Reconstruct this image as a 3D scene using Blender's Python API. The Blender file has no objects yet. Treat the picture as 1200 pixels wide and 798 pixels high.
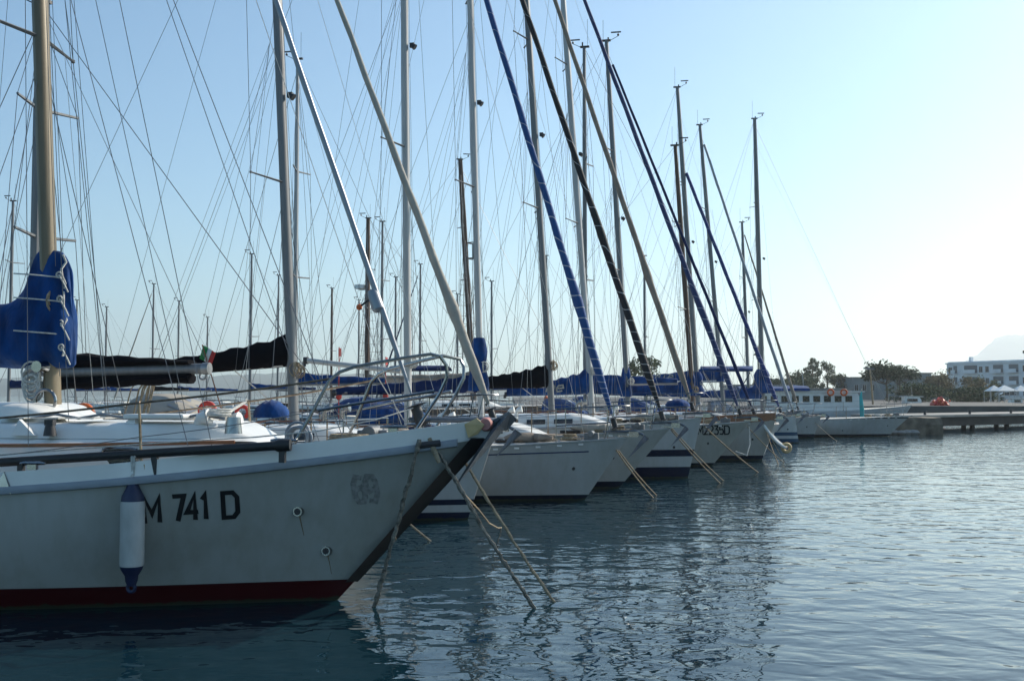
import bpy, math, random
from mathutils import Vector, Matrix
R = math.radians
random.seed(7)
SC = bpy.context.scene
COL = SC.collection

# ------------------------------------------------------------------ camera, sky, sun, exposure
H, F, CX, CY, HOR = 2.2, 1287.0, 600.0, 399.0, 463.0
PITCH = math.atan((HOR - CY) / F)
cam_d = bpy.data.cameras.new('camera'); cam_d.sensor_width = 36; cam_d.lens = F / 1200 * 36
cam_d.clip_start = .1; cam_d.clip_end = 20000
cam = bpy.data.objects.new('camera', cam_d); COL.objects.link(cam)
cam.location = (0, 0, H); cam.rotation_euler = (R(90) + PITCH, 0, 0)
SC.camera = cam
SUN_AZ, SUN_EL = 55.0, 33.0            # azimuth to the right of the view axis
w = bpy.data.worlds.new('World'); SC.world = w; w.use_nodes = True
nt = w.node_tree; bg = nt.nodes['Background']
sky = nt.nodes.new('ShaderNodeTexSky'); sky.sky_type = 'NISHITA'; sky.sun_disc = False
sky.sun_elevation = R(SUN_EL); sky.sun_rotation = R(SUN_AZ); sky.altitude = 0
sky.air_density = 1.0; sky.dust_density = .9; sky.ozone_density = 2.2
wb = nt.nodes.new('ShaderNodeMix'); wb.data_type = 'RGBA'; wb.blend_type = 'MULTIPLY'; wb.inputs['Factor'].default_value = 1
wb.inputs['B'].default_value = (.765, .97, 1.0, 1)        # the photograph's cool white balance
nt.links.new(sky.outputs[0], wb.inputs['A']); nt.links.new(wb.outputs['Result'], bg.inputs[0]); bg.inputs[1].default_value = .122
sl = bpy.data.lights.new('sun', 'SUN'); sl.energy = 4.3; sl.angle = R(.5); sl.color = (1, .91, .78)
sun = bpy.data.objects.new('sun', sl); COL.objects.link(sun)
sd = Vector((math.sin(R(SUN_AZ)) * math.cos(R(SUN_EL)), math.cos(R(SUN_AZ)) * math.cos(R(SUN_EL)), math.sin(R(SUN_EL))))
sun.rotation_euler = sd.to_track_quat('Z', 'Y').to_euler(); sun.location = sd * 60
vs = SC.view_settings; vs.view_transform = 'Standard'; vs.look = 'None'; vs.exposure = .4; vs.gamma = 1
SC.cycles.max_bounces = 8; SC.cycles.volume_bounces = 1
SC.cycles.use_denoising = True

# ------------------------------------------------------------------ picture-to-world helpers
def ray(px, py):
    x, zz = (px - CX) / F, (CY - py) / F
    return Vector((x, math.cos(PITCH) - zz * math.sin(PITCH), math.sin(PITCH) + zz * math.cos(PITCH)))
CAM = Vector((0, 0, H))
def at_z(px, py, z=0.0):
    r = ray(px, py); return CAM + r * ((z - H) / r.z)
def at_d(px, py, d):
    r = ray(px, py); return CAM + r * (d / r.y)

# ------------------------------------------------------------------ materials
def lin(c): return tuple(c) + (1,) if len(c) == 3 else c
def new_mat(name):
    m = bpy.data.materials.new(name); m.use_nodes = True
    return m, m.node_tree, m.node_tree.nodes['Principled BSDF']
def N(t, kind, **kw):
    n = t.nodes.new(kind)
    for k, v in kw.items(): setattr(n, k, v)
    return n
def mat(name, col, rough=.5, metal=0.0, var=.15, scale=6.0, bump=0.0, bscale=None, stretch=None, sheen=0, coat=0):
    m, t, b = new_mat(name)
    tc = N(t, 'ShaderNodeTexCoord'); src = tc.outputs['Object']
    if stretch:
        mp = N(t, 'ShaderNodeMapping'); mp.inputs['Scale'].default_value = stretch
        t.links.new(src, mp.inputs[0]); src = mp.outputs[0]
    no = N(t, 'ShaderNodeTexNoise'); no.inputs['Scale'].default_value = scale; no.inputs['Detail'].default_value = 5
    t.links.new(src, no.inputs['Vector'])
    mx = N(t, 'ShaderNodeMix', data_type='RGBA')
    mx.inputs['A'].default_value = lin([c * (1 - var) for c in col]); mx.inputs['B'].default_value = lin([min(1, c * (1 + var)) for c in col])
    rp = N(t, 'ShaderNodeMapRange'); rp.inputs['From Min'].default_value = .3; rp.inputs['From Max'].default_value = .7
    t.links.new(no.outputs['Fac'], rp.inputs['Value']); t.links.new(rp.outputs[0], mx.inputs['Factor'])
    t.links.new(mx.outputs['Result'], b.inputs['Base Color'])
    b.inputs['Roughness'].default_value = rough; b.inputs['Metallic'].default_value = metal
    if coat: b.inputs['Coat Weight'].default_value = coat
    if sheen: b.inputs['Sheen Weight'].default_value = sheen
    if bump:
        n2 = N(t, 'ShaderNodeTexNoise'); n2.inputs['Scale'].default_value = bscale or scale; n2.inputs['Detail'].default_value = 4
        t.links.new(src, n2.inputs['Vector'])
        bp = N(t, 'ShaderNodeBump'); bp.inputs['Strength'].default_value = bump; bp.inputs['Distance'].default_value = .05
        t.links.new(n2.outputs['Fac'], bp.inputs['Height']); t.links.new(bp.outputs[0], b.inputs['Normal'])
    return m
def hull_mat(name, base, bands, rough=.25, dirt=.5):
    """bands: list of (z0, z1, colour) painted stripes, read from the hull's own height"""
    m, t, b = new_mat(name)
    tc = N(t, 'ShaderNodeTexCoord'); sp = N(t, 'ShaderNodeSeparateXYZ'); t.links.new(tc.outputs['Object'], sp.inputs[0])
    mp = N(t, 'ShaderNodeMapping'); mp.inputs['Scale'].default_value = (3.2, 3.2, .35); t.links.new(tc.outputs['Object'], mp.inputs[0])
    no = N(t, 'ShaderNodeTexNoise'); no.inputs['Scale'].default_value = 2.2; no.inputs['Detail'].default_value = 7; no.inputs['Roughness'].default_value = .6
    t.links.new(mp.outputs[0], no.inputs['Vector'])
    n3 = N(t, 'ShaderNodeTexNoise'); n3.inputs['Scale'].default_value = 1.1; n3.inputs['Detail'].default_value = 4; t.links.new(tc.outputs['Object'], n3.inputs['Vector'])
    ad = N(t, 'ShaderNodeMath', operation='ADD'); t.links.new(no.outputs['Fac'], ad.inputs[0]); t.links.new(n3.outputs['Fac'], ad.inputs[1])
    rp = N(t, 'ShaderNodeMapRange'); rp.inputs['From Min'].default_value = .8; rp.inputs['From Max'].default_value = 1.35; rp.inputs['To Max'].default_value = dirt
    t.links.new(ad.outputs[0], rp.inputs['Value'])
    mx = N(t, 'ShaderNodeMix', data_type='RGBA'); mx.inputs['A'].default_value = lin(base); mx.inputs['B'].default_value = lin((base[0] * .62, base[1] * .57, base[2] * .46))
    t.links.new(rp.outputs[0], mx.inputs['Factor']); cur = mx.outputs['Result']
    # waterline scum
    wz = N(t, 'ShaderNodeMath', operation='MULTIPLY_ADD'); wz.inputs[1].default_value = -.12; t.links.new(no.outputs['Fac'], wz.inputs[0]); t.links.new(sp.outputs['Z'], wz.inputs[2])
    for z0, z1, c in bands:
        a = N(t, 'ShaderNodeMath', operation='GREATER_THAN'); a.inputs[1].default_value = z0; t.links.new(sp.outputs['Z'], a.inputs[0])
        d = N(t, 'ShaderNodeMath', operation='LESS_THAN'); d.inputs[1].default_value = z1; t.links.new(sp.outputs['Z'], d.inputs[0])
        k = N(t, 'ShaderNodeMath', operation='MULTIPLY'); t.links.new(a.outputs[0], k.inputs[0]); t.links.new(d.outputs[0], k.inputs[1])
        q = N(t, 'ShaderNodeMix', data_type='RGBA'); t.links.new(k.outputs[0], q.inputs['Factor']); t.links.new(cur, q.inputs['A']); q.inputs['B'].default_value = lin(c)
        cur = q.outputs['Result']
    sc = N(t, 'ShaderNodeMath', operation='LESS_THAN'); sc.inputs[1].default_value = -.02; t.links.new(wz.outputs[0], sc.inputs[0])
    q = N(t, 'ShaderNodeMix', data_type='RGBA'); t.links.new(sc.outputs[0], q.inputs['Factor']); t.links.new(cur, q.inputs['A']); q.inputs['B'].default_value = lin((.035, .04, .025))
    t.links.new(q.outputs['Result'], b.inputs['Base Color'])
    b.inputs['Roughness'].default_value = rough; b.inputs['Specular IOR Level'].default_value = .45
    n4 = N(t, 'ShaderNodeTexNoise'); n4.inputs['Scale'].default_value = 1.7; t.links.new(tc.outputs['Object'], n4.inputs['Vector'])
    bp = N(t, 'ShaderNodeBump'); bp.inputs['Strength'].default_value = .12; bp.inputs['Distance'].default_value = .05
    t.links.new(n4.outputs['Fac'], bp.inputs['Height']); t.links.new(bp.outputs[0], b.inputs['Normal'])
    return m
def spiral_mat(name, col, col2, pitch_low, width, top=8.0):
    pitch_low *= 3.3; width *= .45
    m, t, b = new_mat(name)
    tc = N(t, 'ShaderNodeTexCoord'); sp = N(t, 'ShaderNodeSeparateXYZ'); t.links.new(tc.outputs['Object'], sp.inputs[0])
    at = N(t, 'ShaderNodeMath', operation='ARCTAN2'); t.links.new(sp.outputs['Y'], at.inputs[0]); t.links.new(sp.outputs['X'], at.inputs[1])
    a1 = N(t, 'ShaderNodeMath', operation='MULTIPLY'); a1.inputs[1].default_value = 1 / (2 * math.pi); t.links.new(at.outputs[0], a1.inputs[0])
    # turns grow as a square root of the height: tight at the foot, long above
    zs = N(t, 'ShaderNodeMath', operation='POWER'); zs.inputs[1].default_value = .45; t.links.new(sp.outputs['Z'], zs.inputs[0])
    z2 = N(t, 'ShaderNodeMath', operation='MULTIPLY'); z2.inputs[1].default_value = pitch_low; t.links.new(zs.outputs[0], z2.inputs[0])
    ad = N(t, 'ShaderNodeMath', operation='ADD'); t.links.new(a1.outputs[0], ad.inputs[0]); t.links.new(z2.outputs[0], ad.inputs[1])
    pn = N(t, 'ShaderNodeTexNoise'); pn.inputs['Scale'].default_value = .9; t.links.new(tc.outputs['Object'], pn.inputs['Vector'])
    pm = N(t, 'ShaderNodeMath', operation='MULTIPLY_ADD'); pm.inputs[1].default_value = 2.2; t.links.new(pn.outputs['Fac'], pm.inputs[0]); t.links.new(ad.outputs[0], pm.inputs[2])
    fr = N(t, 'ShaderNodeMath', operation='FRACT'); t.links.new(pm.outputs[0], fr.inputs[0])
    wz = N(t, 'ShaderNodeMapRange'); wz.inputs['From Min'].default_value = 1; wz.inputs['From Max'].default_value = 8; wz.inputs['To Min'].default_value = width; wz.inputs['To Max'].default_value = width * .3; t.links.new(sp.outputs['Z'], wz.inputs['Value'])
    lt = N(t, 'ShaderNodeMath', operation='LESS_THAN'); t.links.new(wz.outputs[0], lt.inputs[1]); t.links.new(fr.outputs[0], lt.inputs[0])
    no = N(t, 'ShaderNodeTexNoise'); no.inputs['Scale'].default_value = 5; no.inputs['Detail'].default_value = 5; t.links.new(tc.outputs['Object'], no.inputs['Vector'])
    m1 = N(t, 'ShaderNodeMix', data_type='RGBA'); m1.inputs['A'].default_value = lin([c * .8 for c in col]); m1.inputs['B'].default_value = lin([min(1, c * 1.2) for c in col]); t.links.new(no.outputs['Fac'], m1.inputs['Factor'])
    m2 = N(t, 'ShaderNodeMix', data_type='RGBA'); t.links.new(lt.outputs[0], m2.inputs['Factor']); t.links.new(m1.outputs['Result'], m2.inputs['A']); m2.inputs['B'].default_value = lin(col2)
    t.links.new(m2.outputs['Result'], b.inputs['Base Color']); b.inputs['Roughness'].default_value = .75
    return m

WHITE = (.46, .465, .455)
M = dict(
    gel=mat('white_gelcoat', (.72, .72, .69), .32, var=.08, scale=2.5, bump=.03),
    gel_cream=mat('cream_gelcoat', (.62, .58, .48), .4, var=.1, scale=2.5),
    deck=mat('nonskid_deck', (.5, .49, .45), .75, var=.12, scale=30, bump=.3, bscale=180),
    teak=mat('backlit_teak', (.23, .18, .13), .8, var=.3, scale=4, stretch=(1, 14, 14), bump=.2),  # brown deck wood, its tone also standing in for warm backlight
    wood=mat('varnished_wood', (.2, .075, .03), .35, var=.35, scale=5, stretch=(1, 9, 9)),
    alu=mat('mast_aluminium', (.27, .275, .28), .42, metal=.75, var=.12, scale=1.2, stretch=(8, 8, .6)),
    alu_grey=mat('painted_grey_mast', (.17, .175, .18), .5, metal=.3, var=.15, scale=1.4, stretch=(8, 8, .6)),
    alu_white=mat('white_painted_spar', (.42, .42, .41), .4, var=.1, scale=1.4, stretch=(8, 8, .6)),
    tanmast=mat('cream_painted_mast', (.185, .145, .09), .38, metal=.15, var=.2, scale=1.5, stretch=(9, 9, .5)),
    brown=mat('brown_wood_mast', (.08, .045, .028), .6, var=.3, scale=2, stretch=(8, 8, .6)),
    steel=mat('stainless_steel', (.28, .28, .28), .2, metal=1, var=.1, scale=9),
    rusty=mat('tea_stained_steel', (.3, .22, .15), .4, metal=.85, var=.45, scale=14),
    wire=mat('rigging_wire', (.16, .16, .165), .45, metal=.7, var=.1),
    rope=mat('tan_mooring_rope', (.33, .27, .19), .9, var=.35, scale=24, bump=.5, bscale=90),
    rope_w=mat('white_braided_line', (.55, .54, .5), .85, var=.2, scale=30, bump=.4, bscale=120),
    rope_d=mat('weedy_rope', (.21, .19, .16), .95, var=.6, scale=18, bump=.7, bscale=60),
    rope_p=mat('pink_line', (.42, .08, .14), .85, var=.2, scale=30),
    blue=mat('royal_blue_canvas', (.004, .042, .16), .85, var=.45, scale=3.0, bump=1.0, bscale=3.2, sheen=.15, stretch=(1.6, 1.6, .7)),
    blue_hi=mat('bright_blue_canvas', (.008, .11, .3), .8, var=.2, scale=3.5, bump=.4, bscale=5),
    navy=mat('navy_canvas', (.012, .025, .085), .85, var=.3, scale=3.5, bump=.4, bscale=5),
    black=mat('black_canvas', (.004, .004, .006), .95, var=.3, scale=4, bump=.5, bscale=5),
    blackp=mat('black_rubber', (.016, .016, .017), .55, var=.3, scale=8),
    sail=mat('weathered_sailcloth', (.36, .335, .29), .8, var=.15, scale=3, bump=.4, bscale=7),
    sail_t=mat('tan_sailcloth', (.25, .205, .165), .85, var=.22, scale=3, bump=.5, bscale=7),
    sail_g=mat('grey_furler_foil', (.28, .3, .33), .4, metal=.35, var=.12, scale=2),
    glass=mat('smoked_acrylic', (.012, .014, .017), .08, var=.2),
    red=mat('signal_red_plastic', (.5, .035, .02), .5, var=.15),
    orange=mat('orange_plastic', (.62, .13, .03), .55, var=.15),
    galv=mat('galvanised_steel', (.12, .14, .165), .55, metal=.3, var=.3, scale=9, bump=.2, bscale=40),
    brass=mat('ochre_cheek_plate', (.55, .4, .2), .55, metal=.1, var=.25, scale=9),
    fender=mat('white_vinyl_fender', (.44, .45, .44), .45, var=.22, scale=5, stretch=(1, 1, .4)),
    fend_b=mat('blue_vinyl_fender_end', (.012, .02, .06), .5, var=.2),
    greyrub=mat('grey_rub_rail', (.25, .28, .32), .45, var=.15, scale=3, stretch=(.6, 4, 4)),
    dark=mat('dark_fitting', (.03, .03, .033), .5, var=.2),
    rust=mat('rust_stain', (.27, .2, .13), .7, var=.4, scale=20, stretch=(6, 6, .5)),
    pink=mat('faded_pink_rubber', (.5, .22, .2), .7, var=.2),
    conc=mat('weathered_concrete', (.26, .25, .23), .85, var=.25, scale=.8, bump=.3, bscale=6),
    concd=mat('dark_concrete', (.026, .025, .023), .8, var=.4, scale=.9, bump=.3, bscale=5),  # much darker concrete for pier beam, piles and jetty wall
    yellow=mat('yellow_plastic', (.55, .42, .05), .5),
    turq=mat('turquoise_canvas', (.03, .36, .38), .8, var=.1),
)

for k in ('black', 'navy', 'blue', 'blue_hi', 'rope', 'rope_d'):
    M[k].node_tree.nodes['Principled BSDF'].inputs['Specular IOR Level'].default_value = .12

# ------------------------------------------------------------------ mesh helpers
class MB:
    def __init__(s): s.v = []; s.f = []
    def ring(s, pts):
        i = len(s.v); s.v += [tuple(p) for p in pts]; return list(range(i, i + len(pts)))
    def loft(s, rings, closed=True, cap0=True, cap1=True):
        ids = [s.ring(r) for r in rings]; n = len(ids[0])
        for a, b in zip(ids, ids[1:]):
            for k in range(n if closed else n - 1):
                j = (k + 1) % n; s.f.append((a[k], a[j], b[j], b[k]))
        if closed and cap0: s.f.append(tuple(reversed(ids[0])))
        if closed and cap1: s.f.append(tuple(ids[-1]))
        return ids
    def tube(s, pts, r, n=6, caps=True, sx=1.0):
        pts = [Vector(p) for p in pts]; rs = r if isinstance(r, (list, tuple)) else [r] * len(pts)
        rings = []; up = None
        for i, p in enumerate(pts):
            t = (pts[min(i + 1, len(pts) - 1)] - pts[max(i - 1, 0)])
            t = t.normalized() if t.length > 1e-9 else Vector((0, 0, 1))
            if up is None:
                up = Vector((0, 1, 0)) if abs(t.y) < .9 else Vector((1, 0, 0))
            u = (up - t * up.dot(t)).normalized(); up = u; v = t.cross(u)
            rings.append([p + (u * math.cos(2 * math.pi * k / n) + v * math.sin(2 * math.pi * k / n) * sx) * rs[i] for k in range(n)])
        s.loft(rings, True, caps, caps); return s
    def box(s, c, size, rot=None):
        c = Vector(c); hx, hy, hz = [q / 2 for q in size]; P = []
        for z in (-hz, hz):
            for x, y in ((-hx, -hy), (hx, -hy), (hx, hy), (-hx, hy)):
                p = Vector((x, y, z)); p = rot @ p if rot else p; P.append(c + p)
        i = len(s.v); s.v += [tuple(p) for p in P]
        for q in ((3, 2, 1, 0), (4, 5, 6, 7), (0, 1, 5, 4), (1, 2, 6, 5), (2, 3, 7, 6), (3, 0, 4, 7)): s.f.append(tuple(i + k for k in q))
        return s
    def ball(s, c, r, n=10, sc=(1, 1, 1)):
        c = Vector(c); rings = []
        for i in range(n // 2 + 1):
            a = math.pi * i / (n // 2); rr = max(1e-4, math.sin(a)) * r
            rings.append([c + Vector((rr * math.cos(2 * math.pi * k / n) * sc[0], rr * math.sin(2 * math.pi * k / n) * sc[1], -math.cos(a) * r * sc[2])) for k in range(n)])
        s.loft(rings, True, True, True); return s
    def torus(s, c, R_, r, axis='y', n=20, m=8, a0=0, a1=2 * math.pi):
        pts = []
        full = abs(a1 - a0 - 2 * math.pi) < 1e-6
        for i in range(n + 1):
            a = a0 + (a1 - a0) * i / n; x, y = R_ * math.cos(a), R_ * math.sin(a)
            pts.append(Vector(c) + {'y': Vector((x, 0, y)), 'x': Vector((0, x, y)), 'z': Vector((x, y, 0))}[axis])
        s.tube(pts, r, m, not full); return s
    def quad(s, a, b, c, d):
        i = len(s.v); s.v += [tuple(a), tuple(b), tuple(c), tuple(d)]; s.f.append((i, i + 1, i + 2, i + 3)); return s
    def build(s, name, m, parent=None, smooth=True, angle=40, bevel=0):
        me = bpy.data.meshes.new(name); me.from_pydata(s.v, [], s.f); me.validate(); me.update()
        if smooth:
            me.shade_smooth(); me.set_sharp_from_angle(angle=R(angle))
        me.materials.append(m)
        o = bpy.data.objects.new(name, me); COL.objects.link(o)
        if parent is not None: o.parent = parent
        if bevel:
            b = o.modifiers.new('bevel', 'BEVEL'); b.width = bevel; b.segments = 2; b.limit_method = 'ANGLE'
        return o
def empty(name, loc, rz, label, cat, group=None):
    o = bpy.data.objects.new(name, None); COL.objects.link(o); o.location = loc; o.rotation_euler = (0, 0, rz)
    o.empty_display_size = .3
    return tag(o, label, cat, group)
def tag(o, label, cat, group=None):
    o['label'] = label; o['category'] = cat
    if group: o['group'] = group
    return o
def struct(o, kind='structure'): o['kind'] = kind; return o
def lerp(a, b, t): return a + (b - a) * t
def sag(a, b, d, n=10):
    a, b = Vector(a), Vector(b)
    return [a.lerp(b, i / n) - Vector((0, 0, d * 4 * (i / n) * (1 - i / n))) for i in range(n + 1)]

# ------------------------------------------------------------------ water, sky air, land
def build_water():
    m, t, b = new_mat('harbour_water')
    b.inputs['Base Color'].default_value = (.004, .021, .031, 1); b.inputs['Roughness'].default_value = .012; b.inputs['IOR'].default_value = 1.33
    tc = N(t, 'ShaderNodeTexCoord')
    def noise(scale, stretch, rot, detail, rough=.5, dist=0):
        mp = N(t, 'ShaderNodeMapping'); mp.inputs['Scale'].default_value = stretch; mp.inputs['Rotation'].default_value = (0, 0, R(rot))
        t.links.new(tc.outputs['Object'], mp.inputs[0])
        n = N(t, 'ShaderNodeTexNoise'); n.inputs['Scale'].default_value = scale; n.inputs['Detail'].default_value = detail; n.inputs['Roughness'].default_value = rough; n.inputs['Distortion'].default_value = dist
        t.links.new(mp.outputs[0], n.inputs['Vector']); return n.outputs['Fac']
    a = noise(2.3, (1, 1.25, 1), 22, 2, .45, .35)       # ripples of about 40 cm
    c = noise(.55, (1, 1.7, 1), -14, 2, .5, .2)          # longer, lazier swells
    d = noise(8.0, (1, 1.2, 1), 40, 1)
    e = noise(.06, (1, 1, 1), 0, 3)                      # calm and ruffled patches
    rp = N(t, 'ShaderNodeMapRange'); rp.inputs['From Min'].default_value = .35; rp.inputs['From Max'].default_value = .65; rp.inputs['To Min'].default_value = .55; rp.inputs['To Max'].default_value = 1.25
    t.links.new(e, rp.inputs['Value'])
    def mul(x, k):
        q = N(t, 'ShaderNodeMath', operation='MULTIPLY'); t.links.new(x, q.inputs[0])
        if isinstance(k, float): q.inputs[1].default_value = k
        else: t.links.new(k, q.inputs[1])
        return q.outputs[0]
    def add(x, y):
        q = N(t, 'ShaderNodeMath', operation='ADD'); t.links.new(x, q.inputs[0]); t.links.new(y, q.inputs[1]); return q.outputs[0]
    h = add(add(mul(mul(a, .027), rp.outputs[0]), mul(c, .035)), mul(d, .0015))
    bp = N(t, 'ShaderNodeBump'); bp.inputs['Strength'].default_value = 1.0; bp.inputs['Distance'].default_value = 1.0
    t.links.new(h, bp.inputs['Height']); t.links.new(bp.outputs[0], b.inputs['Normal'])
    mb = MB(); mb.quad((-4800, -350, 0), (4800, -350, 0), (4800, 7000, 0), (-4800, 7000, 0))
    struct(mb.build('water', m, None, False))
build_water()

def build_haze():
    m = bpy.data.materials.new('haze_air'); m.use_nodes = True; t = m.node_tree
    for n in list(t.nodes):
        if n.type != 'OUTPUT_MATERIAL': t.nodes.remove(n)
    v = N(t, 'ShaderNodeVolumePrincipled'); v.inputs['Color'].default_value = (.9, .965, 1, 1); v.inputs['Density'].default_value = HAZE_D; v.inputs['Anisotropy'].default_value = .5
    t.links.new(v.outputs[0], [n for n in t.nodes if n.type == 'OUTPUT_MATERIAL'][0].inputs['Volume'])
    mb = MB(); mb.box((0, 3350, 224.5), (9800, 7500, 451)); o = mb.build('haze', m, None, False); struct(o, 'stuff')
HAZE_D = .0002
HAZE = True
if HAZE: build_haze()

# ------------------------------------------------------------------ boats
class Frame:
    """boat-local frame: x to the bow, y to port, z up; origin where the stem meets the water"""
    def __init__(s, wl, heading):
        s.o = at_z(*wl, 0); s.th = R(heading); s.c, s.s = math.cos(s.th), math.sin(s.th)
    def loc(s, px, py, ly=0.0):
        r = ray(px, py); n = Vector((-s.s, s.c, 0)); p0 = s.o + n * ly
        k = (p0 - CAM).dot(n) / r.dot(n); p = CAM + r * k - s.o
        return Vector((p.x * s.c + p.y * s.s, ly, p.z))
    def world(s, p): return Vector((s.o.x + p[0] * s.c - p[1] * s.s, s.o.y + p[0] * s.s + p[1] * s.c, p[2]))

class Hull:
    def __init__(s, L, B, ov, zb, zm, zs=None, sov=.7, fine=.75, full=.55, um=.62):
        s.L, s.B, s.ov, s.zb, s.zm, s.zs, s.sov, s.fine, s.full, s.um = L, B, ov, zb, zm, zs or zm + .06, sov, fine, full, um
    def sheer(s, u): return s.zm + (s.zb - s.zm) * ((s.um - u) / s.um) ** 2 if u < s.um else s.zm + (s.zs - s.zm) * ((u - s.um) / (1 - s.um)) ** 2
    def bd(s, u):
        f = math.sin(math.pi / 2 * min(1, u / s.full)) ** s.fine
        if u > s.full: f = 1 - .28 * ((u - s.full) / (1 - s.full)) ** 2
        return s.B / 2 * f + .02
    def bw(s, u):
        g = math.sin(math.pi / 2 * min(1, u / .62)) ** 1.08
        if u > .62: g = 1 - .4 * ((u - .62) / .38) ** 2
        return s.B / 2 * .9 * g + .012
    def xd(s, u): return s.ov - u * s.L
    def xw(s, u): return -u * (s.L - s.ov - s.sov)
    def pt(s, u, t):
        """t 0 at the water, 1 at the deck edge; y is the half breadth"""
        z = s.sheer(u)
        if t >= 0:
            y = lerp(s.bw(u), s.bd(u), t) + .05 * s.B * math.sin(math.pi * t) * min(1, u * 3) * (.6 if u < .5 else 1)
            x = lerp(s.xw(u), s.xd(u), t if u > .02 else t ** 1.0); return Vector((x, y, t * z))
        k = -t; return Vector((s.xw(u) - k * .5 * (1 - u) * 1.2, s.bw(u) * math.sqrt(max(0, 1 - k * k)) + .005, -k * .5))
    def at(s, x, z):
        """half breadth where the side passes x, z"""
        lo, hi = 0.0, 1.0
        for _ in range(40):
            u = (lo + hi) / 2; t = z / s.sheer(u)
            if s.pt(u, t).x > x: lo = u
            else: hi = u
        u = (lo + hi) / 2
        return s.pt(u, z / s.sheer(u)).y
    def ux(s, x): return max(0, min(1, (s.ov - x) / s.L))
    def edge(s, x, side=1, dz=0, inset=0):
        u = s.ux(x); return Vector((x, side * max(0.0, s.bd(u) - inset), s.sheer(u) + dz))

TS = [1, .9, .78, .64, .48, .32, .16, .05, 0, -.25, -.6, -.95]
def build_hull(h, m, parent, deckm, name='hull'):
    mb = MB(); us = [0, .01, .025, .05] + [.05 + .95 * i / 26 for i in range(1, 27)]
    rings = []
    for u in us:
        P = [h.pt(u, t) for t in TS]
        rings.append([(p.x, p.y, p.z) for p in P] + [(p.x, -p.y, p.z) for p in reversed(P)])
    mb.loft(rings, closed=False)
    n = len(TS) * 2; last = len(mb.v) - n
    mb.f.append(tuple(range(last, last + n))); mb.f.append(tuple(reversed(range(0, n))))
    ho = mb.build(name, m, parent, angle=35)
    d = MB(); rr = []
    for u in us:
        e = h.pt(u, 1); b = e.y - .012; z = e.z - .012
        rr.append([(e.x, b, z), (e.x, b * .5, z + .035 * b), (e.x, 0, z + .05 * b), (e.x, -b * .5, z + .035 * b), (e.x, -b, z)])
    d.loft(rr, closed=False); d.build('deck', deckm, parent)
    return ho

def trunk(mb, x0, x1, wf, zdeck, zt, nose=.6, n=10, edge=.12, tail=.15):
    """a rounded cabin trunk from the nose x0 aft to x1; wf(x) half width, zt(x) top height"""
    rings = []
    xs = [x0 - (x0 - x1) * (i / n) for i in range(n + 1)]
    xs = [x0, x0 - nose * .35, x0 - nose * .7, x0 - nose] + [lerp(x0 - nose, x1, i / n) for i in range(1, n + 1)]
    for i, x in enumerate(xs):
        k = min(1, (x0 - x) / nose) if nose > 0 else 1
        if x == x1: k = k
        wd = wf(x) * (.72 + .28 * k); zb = zdeck(x) - .03; hz = (zt(x) - zdeck(x)) * max(.04, math.sin(k * math.pi / 2))
        S = [(1, 0), (.97, .45), (.93, .8), (.88, .93), (.78, 1.0), (.4, 1.05), (0, 1.07)]
        rings.append([(x, wd * a, zb + hz * b) for a, b in S] + [(x, -wd * a, zb + hz * b) for a, b in reversed(S[:-1])])
    mb.loft(rings, True)
    return mb

def along(p, q, t): return p + (q - p) * t
def line_hit(a, b, c, d):
    """2-D (x, z) crossing of lines ab and cd"""
    r = (b.x - a.x, b.z - a.z); s = (d.x - c.x, d.z - c.z); k = r[0] * s[1] - r[1] * s[0]
    t = ((c.x - a.x) * s[1] - (c.z - a.z) * s[0]) / k
    return Vector((a.x + r[0] * t, 0, a.z + r[1] * t))

def jib_roll(parent, foot, head, r, m, name='furled_jib', clew=None, n=10, seg=44, taper=.35):
    d = head - foot; L = d.length
    o_m = d.to_track_quat('Z', 'Y').to_matrix().to_4x4(); o_m.translation = foot
    mb = MB(); pts, rs = [], []
    for i in range(seg + 1):
        t = i / seg; z = L * t
        k = r * (min(1, .35 + t * 14) if t < .05 else 1) * (1 - (1 - taper) * max(0, (t - .12) / .88) ** .75) * (1 + .07 * math.sin(i * 2.4) * math.sin(i * .7))
        if clew and abs(t - clew) < .05: k *= 1 + .3 * (1 - abs(t - clew) / .05)
        pts.append((r * .06 * math.sin(i * 1.3), r * .06 * math.cos(i * .9), z)); rs.append(k)
    mb.tube(pts, rs, n); o = mb.build(name, m, parent); o.matrix_local = o_m
    return o

def wire(parent, a, b, name, r=.005, m=None, sagd=0.0):
    mb = MB(); mb.tube(sag(a, b, sagd, 8) if sagd else [a, b], r, 4, False); return mb.build(name, m or M['wire'], parent)

def mast_gear(top, parent, seed=0):
    r = random.Random(seed); mb = MB(); x, z = top.x, top.z
    mb.box((x - .02, 0, z + .02), (.34, .09, .06))
    mb.tube([(x - .12, 0, z), (x - .12, 0, z + .75 + r.random() * .3)], .006, 4)           # whip aerial
    mb.tube([(x + .1, 0, z), (x + .42, 0, z + .16), (x + .42, 0, z + .3)], .01, 4)          # wind arm
    mb.box((x + .34, 0, z + .3), (.36, .012, .05)); mb.ball((x + .42, 0, z + .2), .045, 8)
    mb.tube([(x + .05, .1, z), (x + .05, .1, z + .16)], .03, 6)
    return mb.build('masthead_fitting', M['dark'], parent)

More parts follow.
